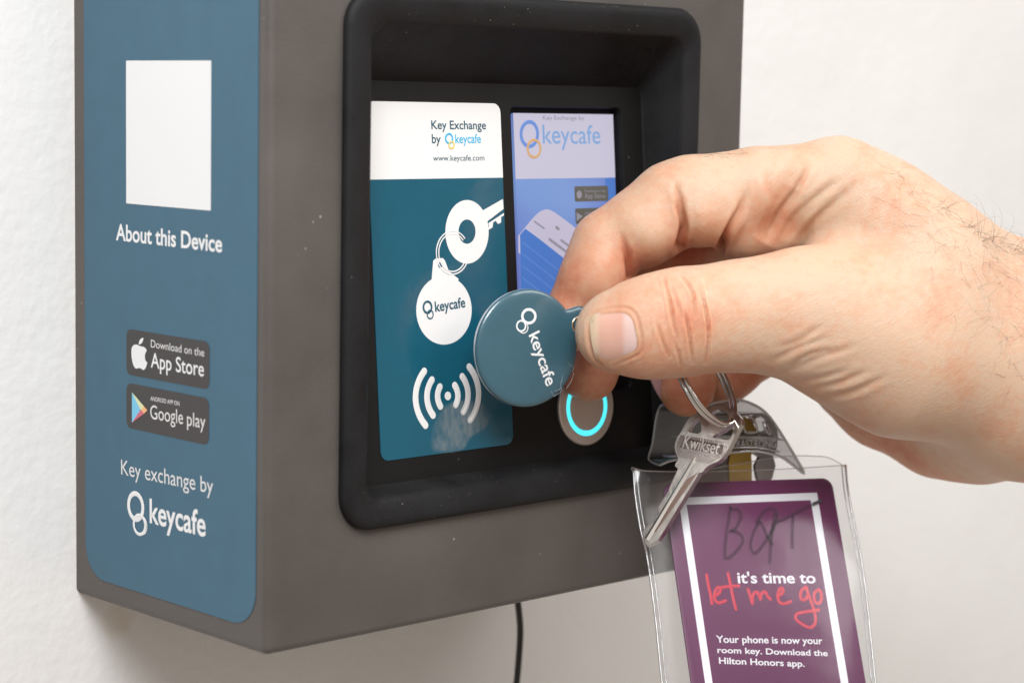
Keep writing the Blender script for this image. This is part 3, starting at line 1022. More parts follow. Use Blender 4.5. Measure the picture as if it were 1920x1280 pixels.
# skin flush: finger ends, knuckles and creases are redder than the back of the hand
flush = np.zeros(nv)
for (x, y, rad, s, d0, d1) in ((1090, 560, 110, .55, 590, 640), (1170, 470, 120, .45, 590, 640), (1290, 430, 90, .5, 590, 640), (1105, 700, 90, .6, 610, 640), (1290, 720, 80, .6, 620, 650), (1380, 690, 90, .6, 630, 670),
                               (1180, 650, 90, .35, 560, 600), (1275, 610, 75, .5, 560, 600), (1700, 860, 170, .55, 630, 670), (1440, 430, 60, .25, 590, 640), (1300, 480, 90, .7, 612, 650)):
    d = np.hypot(HP[:, 0] - x, HP[:, 1] - y)
    z = HV[:, 2]
    m = np.clip((z - d0 + 5) / 10, 0, 1) * np.clip((d1 + 5 - z) / 10, 0, 1)
    flush = np.maximum(flush, m * s * np.exp(-(d / rad) ** 2))
flush = flush * 1.15 + np.clip(-disp * .4, 0, .16)

person = thing('person', 'bare right hand pinching a round key fob, with wrist hair, reaching in from the right', 'person', at(1700, 640, 612))
HW = c2w(HV)


def skin_material():
    m = bpy.data.materials.new('skin'); m.use_nodes = True
    nt = m.node_tree; b = nt.nodes['Principled BSDF']; L = nt.links.new
    b.inputs['Roughness'].default_value = .46
    b.inputs['Specular IOR Level'].default_value = .45
    b.inputs['Subsurface Weight'].default_value = .55
    b.inputs['Subsurface Radius'].default_value = (1.0, .38, .2)
    b.inputs['Subsurface Scale'].default_value = .0028
    at_ = nt.nodes.new('ShaderNodeAttribute'); at_.attribute_name = 'flush'
    tc = nt.nodes.new('ShaderNodeTexCoord')
    n1 = nt.nodes.new('ShaderNodeTexNoise'); n1.inputs['Scale'].default_value = 75; n1.inputs['Detail'].default_value = 5
    n2 = nt.nodes.new('ShaderNodeTexNoise'); n2.inputs['Scale'].default_value = 420; n2.inputs['Detail'].default_value = 3
    for n in (n1, n2): L(tc.outputs['Object'], n.inputs['Vector'])
    ad = nt.nodes.new('ShaderNodeMath'); ad.operation = 'MULTIPLY_ADD'; ad.inputs[1].default_value = 1.15
    sb = nt.nodes.new('ShaderNodeMath'); sb.operation = 'SUBTRACT'; sb.inputs[1].default_value = .45
    L(n1.outputs['Fac'], sb.inputs[0]); L(sb.outputs[0], ad.inputs[0]); L(at_.outputs['Fac'], ad.inputs[2])
    a2 = nt.nodes.new('ShaderNodeMath'); a2.operation = 'MULTIPLY_ADD'; a2.inputs[1].default_value = .6
    s2 = nt.nodes.new('ShaderNodeMath'); s2.operation = 'SUBTRACT'; s2.inputs[1].default_value = .5
    L(n2.outputs['Fac'], s2.inputs[0]); L(s2.outputs[0], a2.inputs[0]); L(ad.outputs[0], a2.inputs[2])
    r = nt.nodes.new('ShaderNodeValToRGB'); e = r.color_ramp.elements
    e[0].position = -.0; e[0].color = SKIN0
    e[1].position = 1.0; e[1].color = SKIN2
    x = e.new(.45); x.color = SKIN1
    L(a2.outputs[0], r.inputs[0]); L(r.outputs[0], b.inputs['Base Color'])
    # pores and fine skin lines
    v1 = nt.nodes.new('ShaderNodeTexVoronoi'); v1.inputs['Scale'].default_value = 1600; v1.feature = 'DISTANCE_TO_EDGE'
    mp = nt.nodes.new('ShaderNodeMapping'); mp.inputs['Rotation'].default_value = (0.3, .5, .6); mp.inputs['Scale'].default_value = (1, .55, 1)
    n3 = nt.nodes.new('ShaderNodeTexNoise'); n3.inputs['Scale'].default_value = 500; n3.inputs['Detail'].default_value = 6
    L(tc.outputs['Object'], mp.inputs['Vector']); L(mp.outputs['Vector'], v1.inputs['Vector']); L(tc.outputs['Object'], n3.inputs['Vector'])
    mn = nt.nodes.new('ShaderNodeMath'); mn.operation = 'MINIMUM'; mn.inputs[1].default_value = .12
    L(v1.outputs['Distance'], mn.inputs[0])
    ln = nt.nodes.new('ShaderNodeAttribute'); ln.attribute_name = 'grain'
    n4 = nt.nodes.new('ShaderNodeTexNoise'); n4.inputs['Scale'].default_value = 1.0; n4.inputs['Detail'].default_value = 3
    L(ln.outputs['Vector'], n4.inputs['Vector'])
    l2 = nt.nodes.new('ShaderNodeMath'); l2.operation = 'MULTIPLY_ADD'; l2.inputs[1].default_value = 1.0
    L(n4.outputs['Fac'], l2.inputs[0]); L(n3.outputs['Fac'], l2.inputs[2])
    cb = nt.nodes.new('ShaderNodeMath'); cb.operation = 'MULTIPLY_ADD'; cb.inputs[1].default_value = 3.0
    L(mn.outputs[0], cb.inputs[0]); L(l2.outputs[0], cb.inputs[2])
    bp = nt.nodes.new('ShaderNodeBump'); bp.inputs['Strength'].default_value = .42; bp.inputs['Distance'].default_value = .0003
    L(cb.outputs[0], bp.inputs['Height']); L(bp.outputs['Normal'], b.inputs['Normal'])
    return m


SKIN0 = (.615, .43, .305, 1); SKIN1 = (.61, .315, .195, 1); SKIN2 = (.53, .16, .085, 1)
M_SKIN = skin_material()
hand = mesh('body', HW, HQ.tolist(), M_SKIN, person, True)
fa = hand.data.attributes.new('flush', 'FLOAT', 'POINT')
fa.data.foreach_set('value', flush.astype(np.float32))

ga = math.radians(-38)
gx, gy = HV[:, 0] * math.cos(ga) + HV[:, 1] * math.sin(ga), -HV[:, 0] * math.sin(ga) + HV[:, 1] * math.cos(ga)
gr = hand.data.attributes.new('grain', 'FLOAT_VECTOR', 'POINT')
gr.data.foreach_set('vector', np.stack([gx * .28, gy * 1.5, HV[:, 2] * 1.0], 1).astype(np.float32).ravel())

BVH = BVHTree.FromPolygons([Vector(p) for p in HV], HQ.tolist())


def skin_hit(x, y):
    d = Vector(((x - 960) / FPX, (y - 640) / FPX, 1.0)).normalized()
    h = BVH.ray_cast(Vector((0, 0, 0)), d, 2000)
    return (np.array(h[0]), np.array(h[1])) if h[0] is not None else (None, None)


# ---- thumbnail: a curved plate let into the skin
NO = smooth_path([(1106, 612), (1108, 592), (1120, 583), (1146, 578), (1172, 577), (1187, 590), (1195, 615), (1198, 640), (1193, 656), (1172, 666), (1150, 676), (1133, 680), (1118, 668), (1110, 642)], 4, True)
cen = NO.mean(0)
NRG = 7
nvv = []; hit_c, nrm_c = skin_hit(*cen)
for k in range(NRG + 1):
    s = k / NRG
    for q in NO:
        x, y = cen + (q - cen) * s
        P, N = skin_hit(x, y)
        lift = .30 * (1 - s ** 4) - .20 * s ** 6
        fe_ = min(1.0, max(0.0, (1140 - x) / 25.0))          # the free edge stands clear of the skin
        lift += fe_ * .34 * s ** 4
        nvv.append(P + N * lift)
nvv = np.array(nvv).reshape(NRG + 1, len(NO), 3)
for _ in range(3):                                     # the plate is smoother than the skin under it
    nvv[1:-1] = .5 * nvv[1:-1] + .125 * (nvv[:-2] + nvv[2:]) + .125 * (np.roll(nvv, 1, 1)[1:-1] + np.roll(nvv, -1, 1)[1:-1])
v, f = loft([c2w(r) for r in nvv[1:]], False, True)


def nail_material():
    m = mat('nail', (.72, .43, .335), .24, var=.10, vscale=260, bump=.12, bscale=420)
    b = m.node_tree.nodes['Principled BSDF']
    b.inputs['Subsurface Weight'].default_value = .5
    b.inputs['Subsurface Radius'].default_value = (1, .4, .25); b.inputs['Subsurface Scale'].default_value = .002
    return m


M_NAIL = nail_material()
nail = mesh('thumbnail', v, [q[::-1] for q in f], M_NAIL, person, True)
npx = project(v)[:, 0]
la = nail.data.attributes.new('along', 'FLOAT', 'POINT')
la.data.foreach_set('value', np.clip((npx - 1106) / 92, 0, 1).astype(np.float32))
nn_ = M_NAIL.node_tree
q_ = nn_.nodes.new('ShaderNodeAttribute'); q_.attribute_name = 'along'
r_ = nn_.nodes.new('ShaderNodeValToRGB'); e_ = r_.color_ramp.elements
e_[0].position = 0; e_[0].color = (.66, .50, .34, 1)
e_[1].position = 1; e_[1].color = (.68, .50, .47, 1)
for p_, c_ in ((.12, (.68, .50, .36, 1)), (.2, (.66, .405, .315, 1)), (.62, (.66, .385, .31, 1)), (.72, (.68, .49, .45, 1))):
    k_ = e_.new(p_); k_.color = c_
nn_.links.new(q_.outputs['Fac'], r_.inputs[0]); nn_.links.new(r_.outputs[0], nn_.nodes['Principled BSDF'].inputs['Base Color'])
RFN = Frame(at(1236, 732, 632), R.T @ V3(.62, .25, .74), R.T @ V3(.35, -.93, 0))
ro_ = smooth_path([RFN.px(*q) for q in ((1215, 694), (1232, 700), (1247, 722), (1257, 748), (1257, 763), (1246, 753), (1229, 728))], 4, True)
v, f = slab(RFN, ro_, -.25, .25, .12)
mesh('fingernail', v, f, mat('purple_grey_nail', (.46, .30, .33), .25), person, True, 40)  # ring fingernail, a duller purple-grey than the thumbnail
# ---- hairs on the wrist and knuckle
hp = []


def hair(x, y, ang, ln, curl, rad=.030, up=.34):
    P, N = skin_hit(x, y)
    if P is None:
        return
    a = math.radians(ang)
    t = np.array([math.cos(a), math.sin(a), rs.uniform(-.25, .25)])
    t = unit(t - N * (t @ N))
    b_ = np.cross(N, t)
    pts = []
    for i in range(9):
        s = i / 8
        pts.append(P - N * .1 + t * ln * s + N * ln * (up * s - .76 * up * s * s) + b_ * curl * ln * s * s)
    hp.append(tube(c2w(pts), [rad * (1 - .75 * i / 8) for i in range(9)], 4))


def top_y(x):
    xs = [1600, 1647, 1690, 1740, 1790, 1840, 1890, 1920]; ys = [263, 297, 327, 360, 397, 435, 457, 472]
    return float(np.interp(x, xs, ys))


for i in range(250):
    x = 1640 + 320 * rs.rand() ** .65
    y = top_y(x) + 4 + rs.rand() ** 1.7 * 250 * (x - 1560) / 300
    hair(x, y, rs.normal(-165 if rs.rand() < .3 else 30, 40), rs.uniform(3, 8), rs.normal(0, .5), rs.uniform(.015, .029))
for i in range(60):
    x = 1750 + 200 * rs.rand() ** .7
    hair(x, top_y(x) + rs.uniform(0, 16), rs.normal(-20, 60), rs.uniform(4, 11), rs.normal(.2, .7), .034, rs.uniform(.5, 1.6))
for i in range(22):
    x = 1325 + 80 * rs.rand()
    hair(x, 292 - (x - 1325) * .12 + rs.uniform(-2, 10), rs.normal(-140, 30), rs.uniform(2, 4.5), rs.normal(0, .4), .026)
M_HAIR = mat('brown_hair', (.10, .055, .035), .45)
v, f = join(hp[:-22])
mesh('arm_hair', v, f, M_HAIR, person, True)
v, f = join(hp[-22:])
mesh('knuckle_hair', v, f, M_HAIR, person, True)
#HAND_END

#SMALL_BEGIN
# ------------------------------------------------------------------ things held in the hand
from mathutils.geometry import tessellate_polygon
L2W = lambda *a: R.T @ V3(*a)                          # lens-space direction to world


def holed(fr, outer, holes, h0, h1, bev=.15):
    """plate with through holes (uv outlines); chamfered outer rim"""
    def ccw(o):
        o = np.asarray(o, float)
        a = 0.5 * np.sum(o[:, 0] * np.roll(o[:, 1], -1) - np.roll(o[:, 0], -1) * o[:, 1])
        return o if a > 0 else o[::-1]
    outer = ccw(outer); holes = [ccw(q) for q in holes]
    e = np.roll(outer, -1, 0) - np.roll(outer, 1, 0)
    nn_ = np.stack([e[:, 1], -e[:, 0]], 1); nn_ /= np.linalg.norm(nn_, axis=1)[:, None] + 1e-9
    inner = outer - nn_ * bev
    loops = [inner] + holes
    flat = np.concatenate(loops); nf = len(flat)
    tris = tessellate_polygon([[Vector((*p, 0)) for p in lp] for lp in loops])
    V = [fr.w(flat, h1), fr.w(flat, h0), fr.w(outer, h1 - bev), fr.w(outer, h0)]
    F = []
    for t in tris:
        a, b, c = [flat[i] for i in t]
        if (b[0] - a[0]) * (c[1] - a[1]) - (b[1] - a[1]) * (c[0] - a[0]) < 0:
            t = t[::-1]
        F.append(tuple(t)); F.append(tuple(i + nf for i in t[::-1]))
    no = len(outer)
    for i in range(no):
        j = (i + 1) % no
        F.append((i, 2 * nf + i, 2 * nf + j, j))
        F.append((2 * nf + i, 2 * nf + no + i, 2 * nf + no + j, 2 * nf + j))
        F.append((2 * nf + no + i, nf + i, nf + j, 2 * nf + no + j))
    s = no
    for hl in holes:
        m = len(hl)
        for i in range(m):
            j = (i + 1) % m
            F.append((s + i, s + j, nf + s + j, nf + s + i))
        s += m
    return np.concatenate(V), F


pxuv = lambda fr, pts: np.array([fr.px(*p) for p in pts])

# ---- round key fob
FF = Frame(at(985, 648, 586.5), L2W(.862, -.02, .507), L2W(.03, -1, -.05))
fr_ = FF.px(985, 538)[1] - 0.0
fob_r = (FF.px(985, 538)[1] - FF.px(985, 757)[1]) / 2
fc = np.array([0.0, (FF.px(985, 538)[1] + FF.px(985, 757)[1]) / 2])
ear = FF.px(1081, 602); er = 4.9
fo = []
for i in range(144):
    t = 2 * math.pi * i / 144
    d = np.array([math.cos(t), math.sin(t)]); r = fob_r
    q = ear - fc
    b_ = d @ q; disc = er * er - (q @ q - b_ * b_)
    if disc > 0:
        r = max(r, b_ + math.sqrt(disc))
    fo.append((fc + d * r, d))
fo_p = np.array([a for a, b in fo]); 
fe = np.roll(fo_p, -1, 0) - np.roll(fo_p, 1, 0)
fn_ = np.stack([fe[:, 1], -fe[:, 0]], 1); fn_ /= np.linalg.norm(fn_, axis=1)[:, None]
M_FOBRIM = mat('pale_plastic_rim', (.58, .60, .66), .3, coat=.5)
M_FOB = mat('fob_teal_resin', (.030, .098, .135), .35, var=.04, vscale=300, coat=1.0, coatr=.06, spec=.5, speck=.03, speckscale=420)
fob = thing('key_fob', 'round teal plastic key fob with white lettering pinched between thumb and index finger', 'key fob', at(985, 648, 586.5))
v, f = loft([FF.w(fo_p - fn_ * .5, -1.1), FF.w(fo_p - fn_ * .1, -.8), FF.w(fo_p, -.3), FF.w(fo_p, .1), FF.w(fo_p - fn_ * .3, .15)], True, True)
mesh('rim', v, f, M_FOBRIM, fob, True, 45)
ring_ = [FF.w(fo_p - fn_ * a, b) for a, b in ((.0, .2), (.06, .5), (.2, .75), (.5, 1.0), (1.0, 1.18), (1.8, 1.32), (3.0, 1.42))]
ring_.append(FF.w(fc + (fo_p - fn_ * 3.0 - fc) * .5, 1.48)); ring_.append(FF.w(fc + (fo_p - fn_ * 3.0 - fc) * .02, 1.50))
v, f = loft(ring_, True)
face = mesh('printed_face', v, f, M_FOB, fob, True)
FH = 1.53
mesh('lettering', *lettering(FF, 'keycafe', (985, 623.5), (1018.5, 719), (1004, 614), FH, .016), M_WHITE, face)
mesh('emblem', *stroke(FF, ell(985, 588.5, 12.2, 12.6, 28), .78, FH, 2, True), M_WHITE, face)
mesh('emblem', *stroke(FF, ell(970.5, 606.5, 8.2, 9.6, 26), .5, FH + .04, 2, True), M_WHITE, face)
mesh('emblem', *stroke(FF, ell(974.5, 609.5, 8.6, 10.2, 18, 0, -60, 130), .3, FH + .04, 2), M_WHITE, face)
M_SCUFF = mat('scuffed_film', (.33, .40, .43), .25)
c3 = lambda x, y: (985 + (860 + x * .25 - 985) * .89, 648 + (500 + y * .25 - 648) * .93)
mesh('scratch', *join([stroke(FF, [c3(*q) for q in w_], .10, 1.36, 3, False, .1) for w_ in
     (((785, 830), (778, 770), (800, 720), (830, 708), (852, 724)), ((852, 724), (880, 745), (868, 780)), ((785, 830), (770, 880), (776, 930), (745, 955), (715, 975)), ((695, 930), (700, 955), (716, 972)),
      ((720, 930), (750, 925), (772, 905)), ((800, 760), (790, 800)), ((880, 790), (860, 850), (820, 910)))]), M_SCUFF, face)
mesh('scratch', *join([stroke(FF, [c3(*q) for q in w_], .35, .95, 2, False, .12) for w_ in
     (((640, 180), (655, 205)), ((668, 192), (680, 215)), ((692, 205), (720, 232)), ((715, 215), (785, 272)))]), mat('worn_gold_edge', (.60, .42, .24), .3), face)
M_GOLD = mat('pale_gold_eyelet', (.78, .62, .42), .22, metal=1.0)
eo = FF.px(1079, 604)
v, f = tube(FF.w(eo + np.array([(2.0 * math.cos(a), 2.0 * math.sin(a)) for a in np.linspace(0, 2 * math.pi, 33)[:-1]]), 1.2), .45, 8, None, True)
mesh('eyelet', v, f, M_GOLD, fob, True)

# ---- split ring
M_STEEL = mat('polished_steel', (.66, .63, .60), .17, metal=1.0, var=.04)
rc = w2c(at(1322, 704, 612)); ra = unit(V3(.55, .835, .06))
ta = math.radians(64)
side_ = unit(np.cross(ra, V3(0, 0, 1)))              # across the ring, in the picture plane
rb = unit(side_ * math.cos(ta) + V3(0, 0, 1) * math.sin(ta) * (1 if side_[0] > 0 else -1))
rb = unit(rb - ra * (rb @ ra)); rn = np.cross(ra, rb)
RR = 12.9
pts = []
for i in range(0, 150):
    a = 2 * math.pi * 2.0 * i / 149 + 2.2
    pts.append(rc + RR * (ra * math.cos(a) + rb * math.sin(a)) + rn * (2.6 * (i / 149) - 1.3))
v, f = tube(c2w(pts), .64, 10)
solo('split_ring', v, f, M_STEEL, 'steel split key ring hanging below the thumb and threaded through the silver key', 'key ring', c2w(rc), smooth=True)

# ---- silver house key
c7 = lambda x, y: (1240 + x * .2188, 740 + y * .2188)
axis = unit(V3(-.534, .845, 0.02)); pperp = unit(V3(.845, .534, 0)); tk = math.radians(33)
KF = Frame(at(1330, 825, 603), L2W(*(pperp * math.cos(tk) + V3(0, 0, -1) * math.sin(tk))), L2W(*(-axis)))
if KF.n @ L2W(0, 0, -1) < 0:
    KF = Frame(KF.o, -KF.u, KF.v)
M_KEY = mat('nickel_plate', (.50, .465, .44), .2, metal=1.0, var=.06, vscale=260, bump=.16, bscale=140, bdist=.0008, rvar=.08)
M_KNURL = mat('knurled_nickel', (.52, .46, .43), .32, metal=1.0, bump=.9, bscale=2400, bdist=.0006)
kp = [(330, 645), (362, 640), (385, 608), (430, 575), (500, 545), (552, 490), (592, 430), (622, 370), (660, 295), (690, 235), (694, 195), (668, 150), (620, 110), (560, 80), (480, 70), (400, 90), (330, 125),
      (255, 170), (215, 225), (178, 290), (140, 350), (120, 410), (128, 470), (150, 525), (130, 560), (124, 590), (150, 606)]
kpx = [c7(*q) for q in kp] + [(1262, 896), (1252, 918), (1243.5, 932), (1236, 945), (1237.5, 954), (1228, 972), (1217, 976), (1206.5, 989), (1209, 1004), (1212, 1012), (1215, 1017), (1236, 1006), (1262, 964), (1288, 922), (1306, 893)]
head = smooth_path(pxuv(KF, kpx[:27]), 3)
tail = pxuv(KF, kpx[27:])
kout = np.concatenate([head, tail])
h1_ = smooth_path(pxuv(KF, [c7(*q) for q in ((418, 180), (428, 245), (520, 222), (592, 188), (560, 128), (500, 108), (445, 130))]), 3, True)
h2_ = smooth_path(pxuv(KF, [c7(*q) for q in ((240, 292), (262, 240), (322, 182), (345, 220), (350, 290), (320, 312), (280, 306))]), 3, True)
h3_ = smooth_path(pxuv(KF, [c7(*q) for q in ((448, 338), (540, 285), (622, 232), (634, 262), (600, 350), (560, 362), (500, 352))]), 3, True)
key = thing('house_key', 'silver toothed house key hanging from the split ring over the purple card', 'key', at(1330, 825, 603))
KT = 1.12
v, f = holed(KF, kout, [h1_, h2_, h3_], -KT, KT, .11)
kb = mesh('key_body', v, f, M_KEY, key, True, 28)
v, f = slab(KF, pxuv(KF, [c7(*q) for q in ((178, 322), (330, 345), (480, 372), (588, 396), (566, 470), (530, 505), (412, 568), (150, 508), (136, 452), (146, 380))]), KT - .1, KT + .12, .08)
kk = mesh('knurled_band', v, f, M_KNURL, key, True, 30)
v, f = slab(KF, pxuv(KF, [c7(*q) for q in ((205, 346), (545, 412), (525, 492), (165, 430))]), KT, KT + .17, .05)
mesh('name_plate', v, f, mat('dull_nickel', (.26, .22, .20), .38, metal=1.0), kk, True, 30)
tv, tf = text_geo('Kwikset', .03)
lv, lf_ = lettering(KF, 'Kwikset', (1282, 834.5), (1349, 847), (1289, 812), KT + .32, .006)
nl = len(lv)
lv2 = np.concatenate([lv, lv - KF.n * .2])
ecount = {}
for q in lf_:
    for i in range(len(q)):
        a, b = q[i], q[(i + 1) % len(q)]
        ecount[(a, b)] = 1
sidef = [(a, a + nl, b + nl, b) for (a, b) in ecount if (b, a) not in ecount]
mesh('lettering', lv2, lf_ + sidef, M_KEY, kk)


def ridge(fr, a, b, wa, wb, h, rise, tip=.0):
    a, b = fr.px(*a), fr.px(*b); e = unit(b - a); n = np.array([-e[1], e[0]])
    uv = [a + n * wa * .15, a - n * wa * .15, a + e * 2.5 + n * wa / 2, a + e * 2.5 - n * wa / 2, b + n * wb / 2, b - n * wb / 2]
    base = fr.w(uv, h); crest = fr.w([a, a + e * 2.5, b], [h, h + rise, h + rise])
    V = np.concatenate([base, crest])
    return V, [(0, 6, 7, 2), (2, 7, 8, 4), (6, 1, 3, 7), (7, 3, 5, 8), (4, 8, 5)]


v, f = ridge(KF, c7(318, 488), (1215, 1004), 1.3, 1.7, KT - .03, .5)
mesh('painted_blade_strip', v, f, mat('painted_lit_nickel', (.88, .84, .80), .36, metal=1.0), key)  # paler nickel copy: the lit facet's brightness is put into the colour
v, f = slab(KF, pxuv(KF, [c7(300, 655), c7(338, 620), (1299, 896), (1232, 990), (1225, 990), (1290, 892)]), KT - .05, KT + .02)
mesh('painted_blade_strip', v, f, mat('painted_shade_nickel', (.26, .18, .15), .2, metal=1.0), key)  # dark strip: the blade's brown reflected band is painted into the metal

# ---- card in a clear sleeve
UF = Frame(at(1390, 1000, 619), L2W(.945, -.01, .327), L2W(-.118, -.943, .311))
c6 = lambda x, y: (1160 + x * .28125, 920 + y * .28125)
c5 = lambda x, y: (1160 + x * .25, 660 + y * .25)
M_CARD = mat('purple_card', (.130, .011, .084), .38, var=.03, bump=.1, bscale=400)
tl = UF.px(1246.5, 896); trr = UF.px(1571, 892)
cu0, cu1, cv1 = tl[0], trr[0], (tl[1] + trr[1]) / 2
cu0 = (UF.px(1258, 1004)[0] + UF.px(1295, 1280)[0]) / 2; cu1 = (UF.px(1583, 1004)[0] + UF.px(1617, 1280)[0]) / 2
cv0 = cv1 - (cu1 - cu0) * 85.6 / 54
card = thing('key_card', 'purple hotel key card with white border and red handwriting inside the clear sleeve', 'key card', UF.w([(cu0 + cu1) / 2, cv0])[0])
v, f = slab(UF, rrect(cu0, cu1, cv0, cv1, 3.2, 8), -.38, .38, .06)
cbody = mesh('card_body', v, f, M_CARD, card, True, 40)
CH = .42
il = (UF.px(1292, 990)[0] + UF.px(1321.7, 1280)[0]) / 2
il0 = UF.px(*c6(575, 1280))[0]; il1 = UF.px(*c6(625, 1280))[0]; ir0 = UF.px(*c6(1480, 1280))[0]; ir1 = UF.px(*c6(1532, 1280))[0]
it1 = UF.px(1420, 920.5)[1]; it0 = UF.px(1420, 934)[1]
ib0 = cv0 + (cv1 - it1); ib1 = cv0 + (cv1 - it0)
M_CARDW = mat('card_white_print', (.82, .82, .84), .4)
M_CARDR = mat('card_red_print', (.62, .035, .075), .4)
fo_, fi_ = rrect(il0, ir1, ib0, it1, .01, 1), rrect(il1, ir0, ib1, it0, .01, 1)
mesh('border', np.concatenate([UF.w(fo_, CH), UF.w(fi_, CH)]), [(i, (i + 1) % 8, 8 + (i + 1) % 8, 8 + i) for i in range(8)], M_CARDW, card)
for s_, a_, b_, t_ in (("it's time to", (788, 583), (1308, 583), (790, 512)), ('Your phone is now your', (645, 975), (1354, 985), (645, 930)),
                       ('room key. Download the', (652, 1043), (1388, 1064), (960, 1012)), ('Hilton Honors app.', (663, 1114), (1234, 1135), (663, 1073))):
    a_, b_, t_ = c6(*a_), c6(*b_), c6(*t_)
    if s_[0] == 'r':
        t_ = (a_[0], a_[1] - 10.8)
    mesh('lettering', *lettering(UF, s_, a_, b_, t_, CH, .022), M_CARDW, card)
LET = [[(580, 530), (592, 600), (606, 660), (615, 718)], [(630, 668), (662, 650), (672, 622), (655, 612), (636, 640), (634, 690), (660, 714), (705, 700)],
       [(722, 520), (740, 600), (758, 690), (775, 755)], [(680, 612), (735, 604), (795, 602)],
       [(855, 625), (868, 660), (884, 718)], [(884, 718), (890, 660), (915, 640), (928, 665), (938, 690)], [(938, 690), (945, 655), (970, 640), (985, 670), (1005, 690)],
       [(1050, 670), (1082, 652), (1090, 625), (1072, 618), (1055, 655), (1062, 705), (1095, 720), (1140, 705)],
       [(1250, 618), (1222, 620), (1204, 655), (1212, 690), (1238, 690), (1258, 650)], [(1240, 608), (1270, 690), (1298, 770), (1305, 840), (1270, 876), (1210, 850), (1172, 815), (1185, 785), (1245, 772), (1328, 760)],
       [(1325, 625), (1298, 650), (1300, 700), (1325, 718), (1345, 690), (1340, 640), (1322, 628)]]
mesh('handwriting', *join([stroke(UF, [c6(*q) for q in w_], .92, CH + .02, 4, False, .1) for w_ in LET]), M_CARDR, card)

M_VINYL = clear_vinyl('clear_vinyl', (.97, .97, .975), .055, .13, .2, 22, .02)
M_SEAM = clear_vinyl('vinyl_weld', (.72, .73, .75), .16, .12, .2, 100, .20, (.7, .71, .73))
M_TAB = clear_vinyl('smoky_vinyl_tab', (.70, .69, .69), .09, .16, .5, 40, .05, (.5, .5, .5))
M_RIM = clear_vinyl('vinyl_rim', (.66, .66, .67), .25, .10, .2, 100, .30, (.8, .8, .81))
sleeve = thing('card_sleeve', 'clear vinyl card sleeve with smoky hanging tab below the silver key', 'card sleeve', UF.w([(cu0 + cu1) / 2, cv0 - 4])[0])
left_ = [(1186, 874), (1189.5, 920), (1200, 985), (1213, 1041), (1228, 1150), (1241.6, 1280), (1268, 1480)]
right_ = [(1584, 866), (1590, 920), (1607, 1005), (1621, 1089), (1642, 1280), (1668, 1480)]
front_ = [(1217, 877.5), (1325, 878), (1445, 874.5), (1540, 869)]
back_ = [(1187, 868), (1215, 874), (1300, 874), (1380, 862), (1450, 850), (1492, 846), (1530, 847), (1552, 849), (1572, 858)]


def sheet(name, top, hh, wob):
    n = 30
    # grid between the left and right welds so that the sheet can bulge
    lv_ = smooth_path(pxuv(UF, left_), 6); rv_ = smooth_path(pxuv(UF, right_), 6)
    tp = smooth_path(pxuv(UF, [left_[0]] + top + [right_[0]]), 5)
    rows, cols = 26, 18
    g = []; hs = []
    samp = lambda p, t: np.array([np.interp(t * (len(p) - 1), np.arange(len(p)), p[:, k]) for k in (0, 1)])
    for i in range(rows + 1):
        t = i / rows
        a, b = samp(lv_, t), samp(rv_, t)
        for j in range(cols + 1):
            s = j / cols
            p = a + (b - a) * s
            tpj = samp(tp, s)
            p = p + (tpj - (lv_[0] + (rv_[0] - lv_[0]) * s)) * (1 - t) ** 6
            g.append(p)
            bul = (math.sin(math.pi * s) ** .35)
            hs.append(hh * (.12 + .88 * bul) + wob * bul * (math.sin(5.3 * s + 3.1 * t * 2.2 + 1) * math.sin(4.1 * t + 2.7 * s)))
    V = UF.w(np.array(g), np.array(hs))
    F = [(i * (cols + 1) + j, (i + 1) * (cols + 1) + j, (i + 1) * (cols + 1) + j + 1, i * (cols + 1) + j + 1) for i in range(rows) for j in range(cols)]
    return mesh(name, V, F, M_VINYL, sleeve, True), tp


fs, tpf = sheet('front_sheet', front_, .95, .18)
bs, tpb = sheet('back_sheet', back_, -.85, .1)
sm = []
for off, rd in ((0, .34), (1.25, .2)):
    for sd, sg in ((left_, 1), (right_, -1)):
        p = smooth_path(pxuv(UF, sd), 6) + np.array([sg * off, 0])
        sm.append(tube(UF.w(p, .1), rd, 8))
for k, s_ in enumerate(sm):
    mesh('seam', *s_, M_SEAM, sleeve, True)
mesh('open_edge', *tube(UF.w(tpf, .85), .14, 6), M_SEAM, sleeve, True)
mesh('open_edge', *tube(UF.w(tpb, -.75), .14, 6), M_SEAM, sleeve, True)
BQT = [[(735, 85), (715, 200), (700, 330), (695, 420)], [(735, 95), (790, 105), (800, 160), (760, 235), (735, 240)], [(745, 240), (800, 260), (815, 310), (770, 380), (712, 425)],
       [(905, 190), (955, 115), (1010, 95), (1045, 130), (1020, 220), (960, 320), (900, 390), (868, 350), (880, 270), (925, 180)], [(935, 185), (975, 270), (1010, 330)], [(1030, 130), (1005, 280), (995, 450)],
       [(1040, 185), (1120, 150), (1220, 95), (1330, 45)], [(1150, 150), (1145, 250), (1145, 350)]]
mesh('marker_writing', *join([stroke(UF, [c6(*q) for q in w_], 1.05, 1.16, 4, False, .08) for w_ in BQT]), clear_vinyl('faded_marker', (.90, .90, .90), .0, .4, .0, 50, .06, (.10, .10, .12)), sleeve)
tw = unit(tpf[0])
mesh('marker_writing', *stroke(UF, [c6(1285, 66), c6(1312, 55), c6(1336, 45)], .8, 1.2, 4, False, .08), mat('dark_marker', (.05, .045, .05), .5), sleeve)

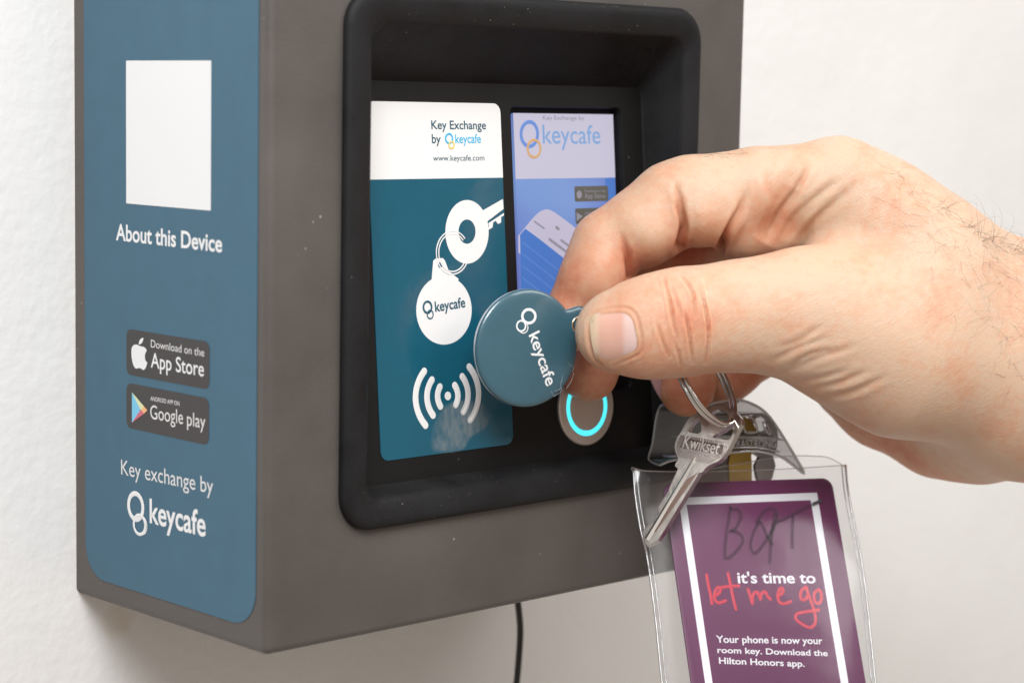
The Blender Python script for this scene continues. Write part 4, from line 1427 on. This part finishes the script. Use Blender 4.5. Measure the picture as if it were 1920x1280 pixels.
# hanging tab of the sleeve
TF = Frame(at(1370, 810, 629), L2W(.985, 0, -.12), L2W(0, -1, .10))
tout = [(330, 362), (292, 385), (265, 480), (240, 650), (210, 750), (230, 790), (290, 812), (350, 790), (430, 772), (650, 742), (870, 722), (1040, 716), (1200, 752), (1310, 822), (1388, 878),
        (1340, 785), (1200, 560), (1100, 430), (1000, 366), (900, 336), (800, 340), (700, 360), (600, 395), (500, 400), (420, 372)]
tuv = smooth_path(pxuv(TF, [c5(*q) for q in tout]), 3, True)
sl1 = smooth_path(pxuv(TF, [c5(*q) for q in ((925, 456), (985, 462), (1022, 512), (1030, 572), (948, 576), (930, 520))]), 3, True)
sl2 = smooth_path(pxuv(TF, [c5(*q) for q in ((1078, 500), (1100, 512), (1128, 560), (1132, 592), (1108, 575), (1088, 540))]), 3, True)
v, f = holed(TF, tuv, [sl1, sl2], -.3, .3, .1)
# the tab curls: bend it about the vertical
vv = (v - TF.o) @ TF.u
v = v + np.outer(-.010 * (vv - 2) ** 2, TF.n)
bend = lambda P: P + np.outer(-.010 * ((P - TF.o) @ TF.u - 2) ** 2, TF.n)
tab = mesh('hanging_tab', v, f, M_TAB, sleeve, True, 35)
mesh('tab_rim', *tube(bend(TF.w(tuv, 0)), .42, 8, None, True), M_RIM, tab, True)
mesh('tab_rim', *tube(bend(TF.w(sl1, .1)), .38, 8, None, True), M_RIM, tab, True)
mesh('tab_rim', *tube(bend(TF.w(sl2, .1)), .3, 8, None, True), M_RIM, tab, True)
mesh('tab_rim', *tube(bend(TF.w(smooth_path(pxuv(TF, [c5(*q) for q in ((300, 745), (430, 748), (650, 715), (870, 690), (1060, 692), (1200, 720))]), 4), .3)), .3, 8), M_RIM, tab, True)
lv, lf_ = lettering(TF, 'XTRASTRONG', c5(800, 690), c5(1175, 690), c5(800, 632), .42, .0)
mesh('lettering', bend(lv), lf_, M_RIM, tab)

# ---- keys behind the tab
M_BRASS = mat('worn_brass', (.34, .215, .055), .35, metal=1.0, var=.12, vscale=200)
M_DKEY = mat('dark_nickel', (.30, .28, .27), .35, metal=1.0, var=.1, vscale=200)


def back_key(name, label, fr, m, head, blade):
    o = smooth_path(pxuv(fr, head), 4)
    o = np.concatenate([o, pxuv(fr, blade)])
    hl = ell(*fr.px(*np.mean(head[2:-2], 0)), 2.2, 2.2, 16)
    v, f = holed(fr, o, [hl], -.9, .9, .2)
    return solo(name, v, f, m, label, 'key', fr.o, smooth=True, sharp=30)


BF = Frame(at(1385, 830, 636.5), L2W(.99, .05, .05), L2W(.05, -1, .05))
back_key('brass_key', 'brass key hanging behind the smoky tab with its blade in the sleeve mouth', BF, M_BRASS,
         [(1366, 846), (1352, 832), (1348, 806), (1358, 782), (1382, 772), (1406, 782), (1417, 804), (1414, 832), (1407, 846)], [(1408, 862), (1408, 905), (1400, 918), (1376, 918), (1366, 905), (1363, 862)])
BF2 = Frame(at(1425, 830, 641.5), L2W(.97, -.02, .2), L2W(-.05, -1, .05))
back_key('dark_key', 'dark grey key hanging behind the tab, to the right of the brass key', BF2, M_DKEY,
         [(1420, 850), (1402, 836), (1392, 808), (1400, 780), (1424, 768), (1446, 782), (1456, 806), (1454, 834), (1448, 850)], [(1452, 866), (1446, 888), (1436, 906), (1424, 906), (1416, 888), (1412, 866)])
#SMALL_END

for o in list(bpy.data.objects):
    if '_o' in o.keys():
        del o['_o']
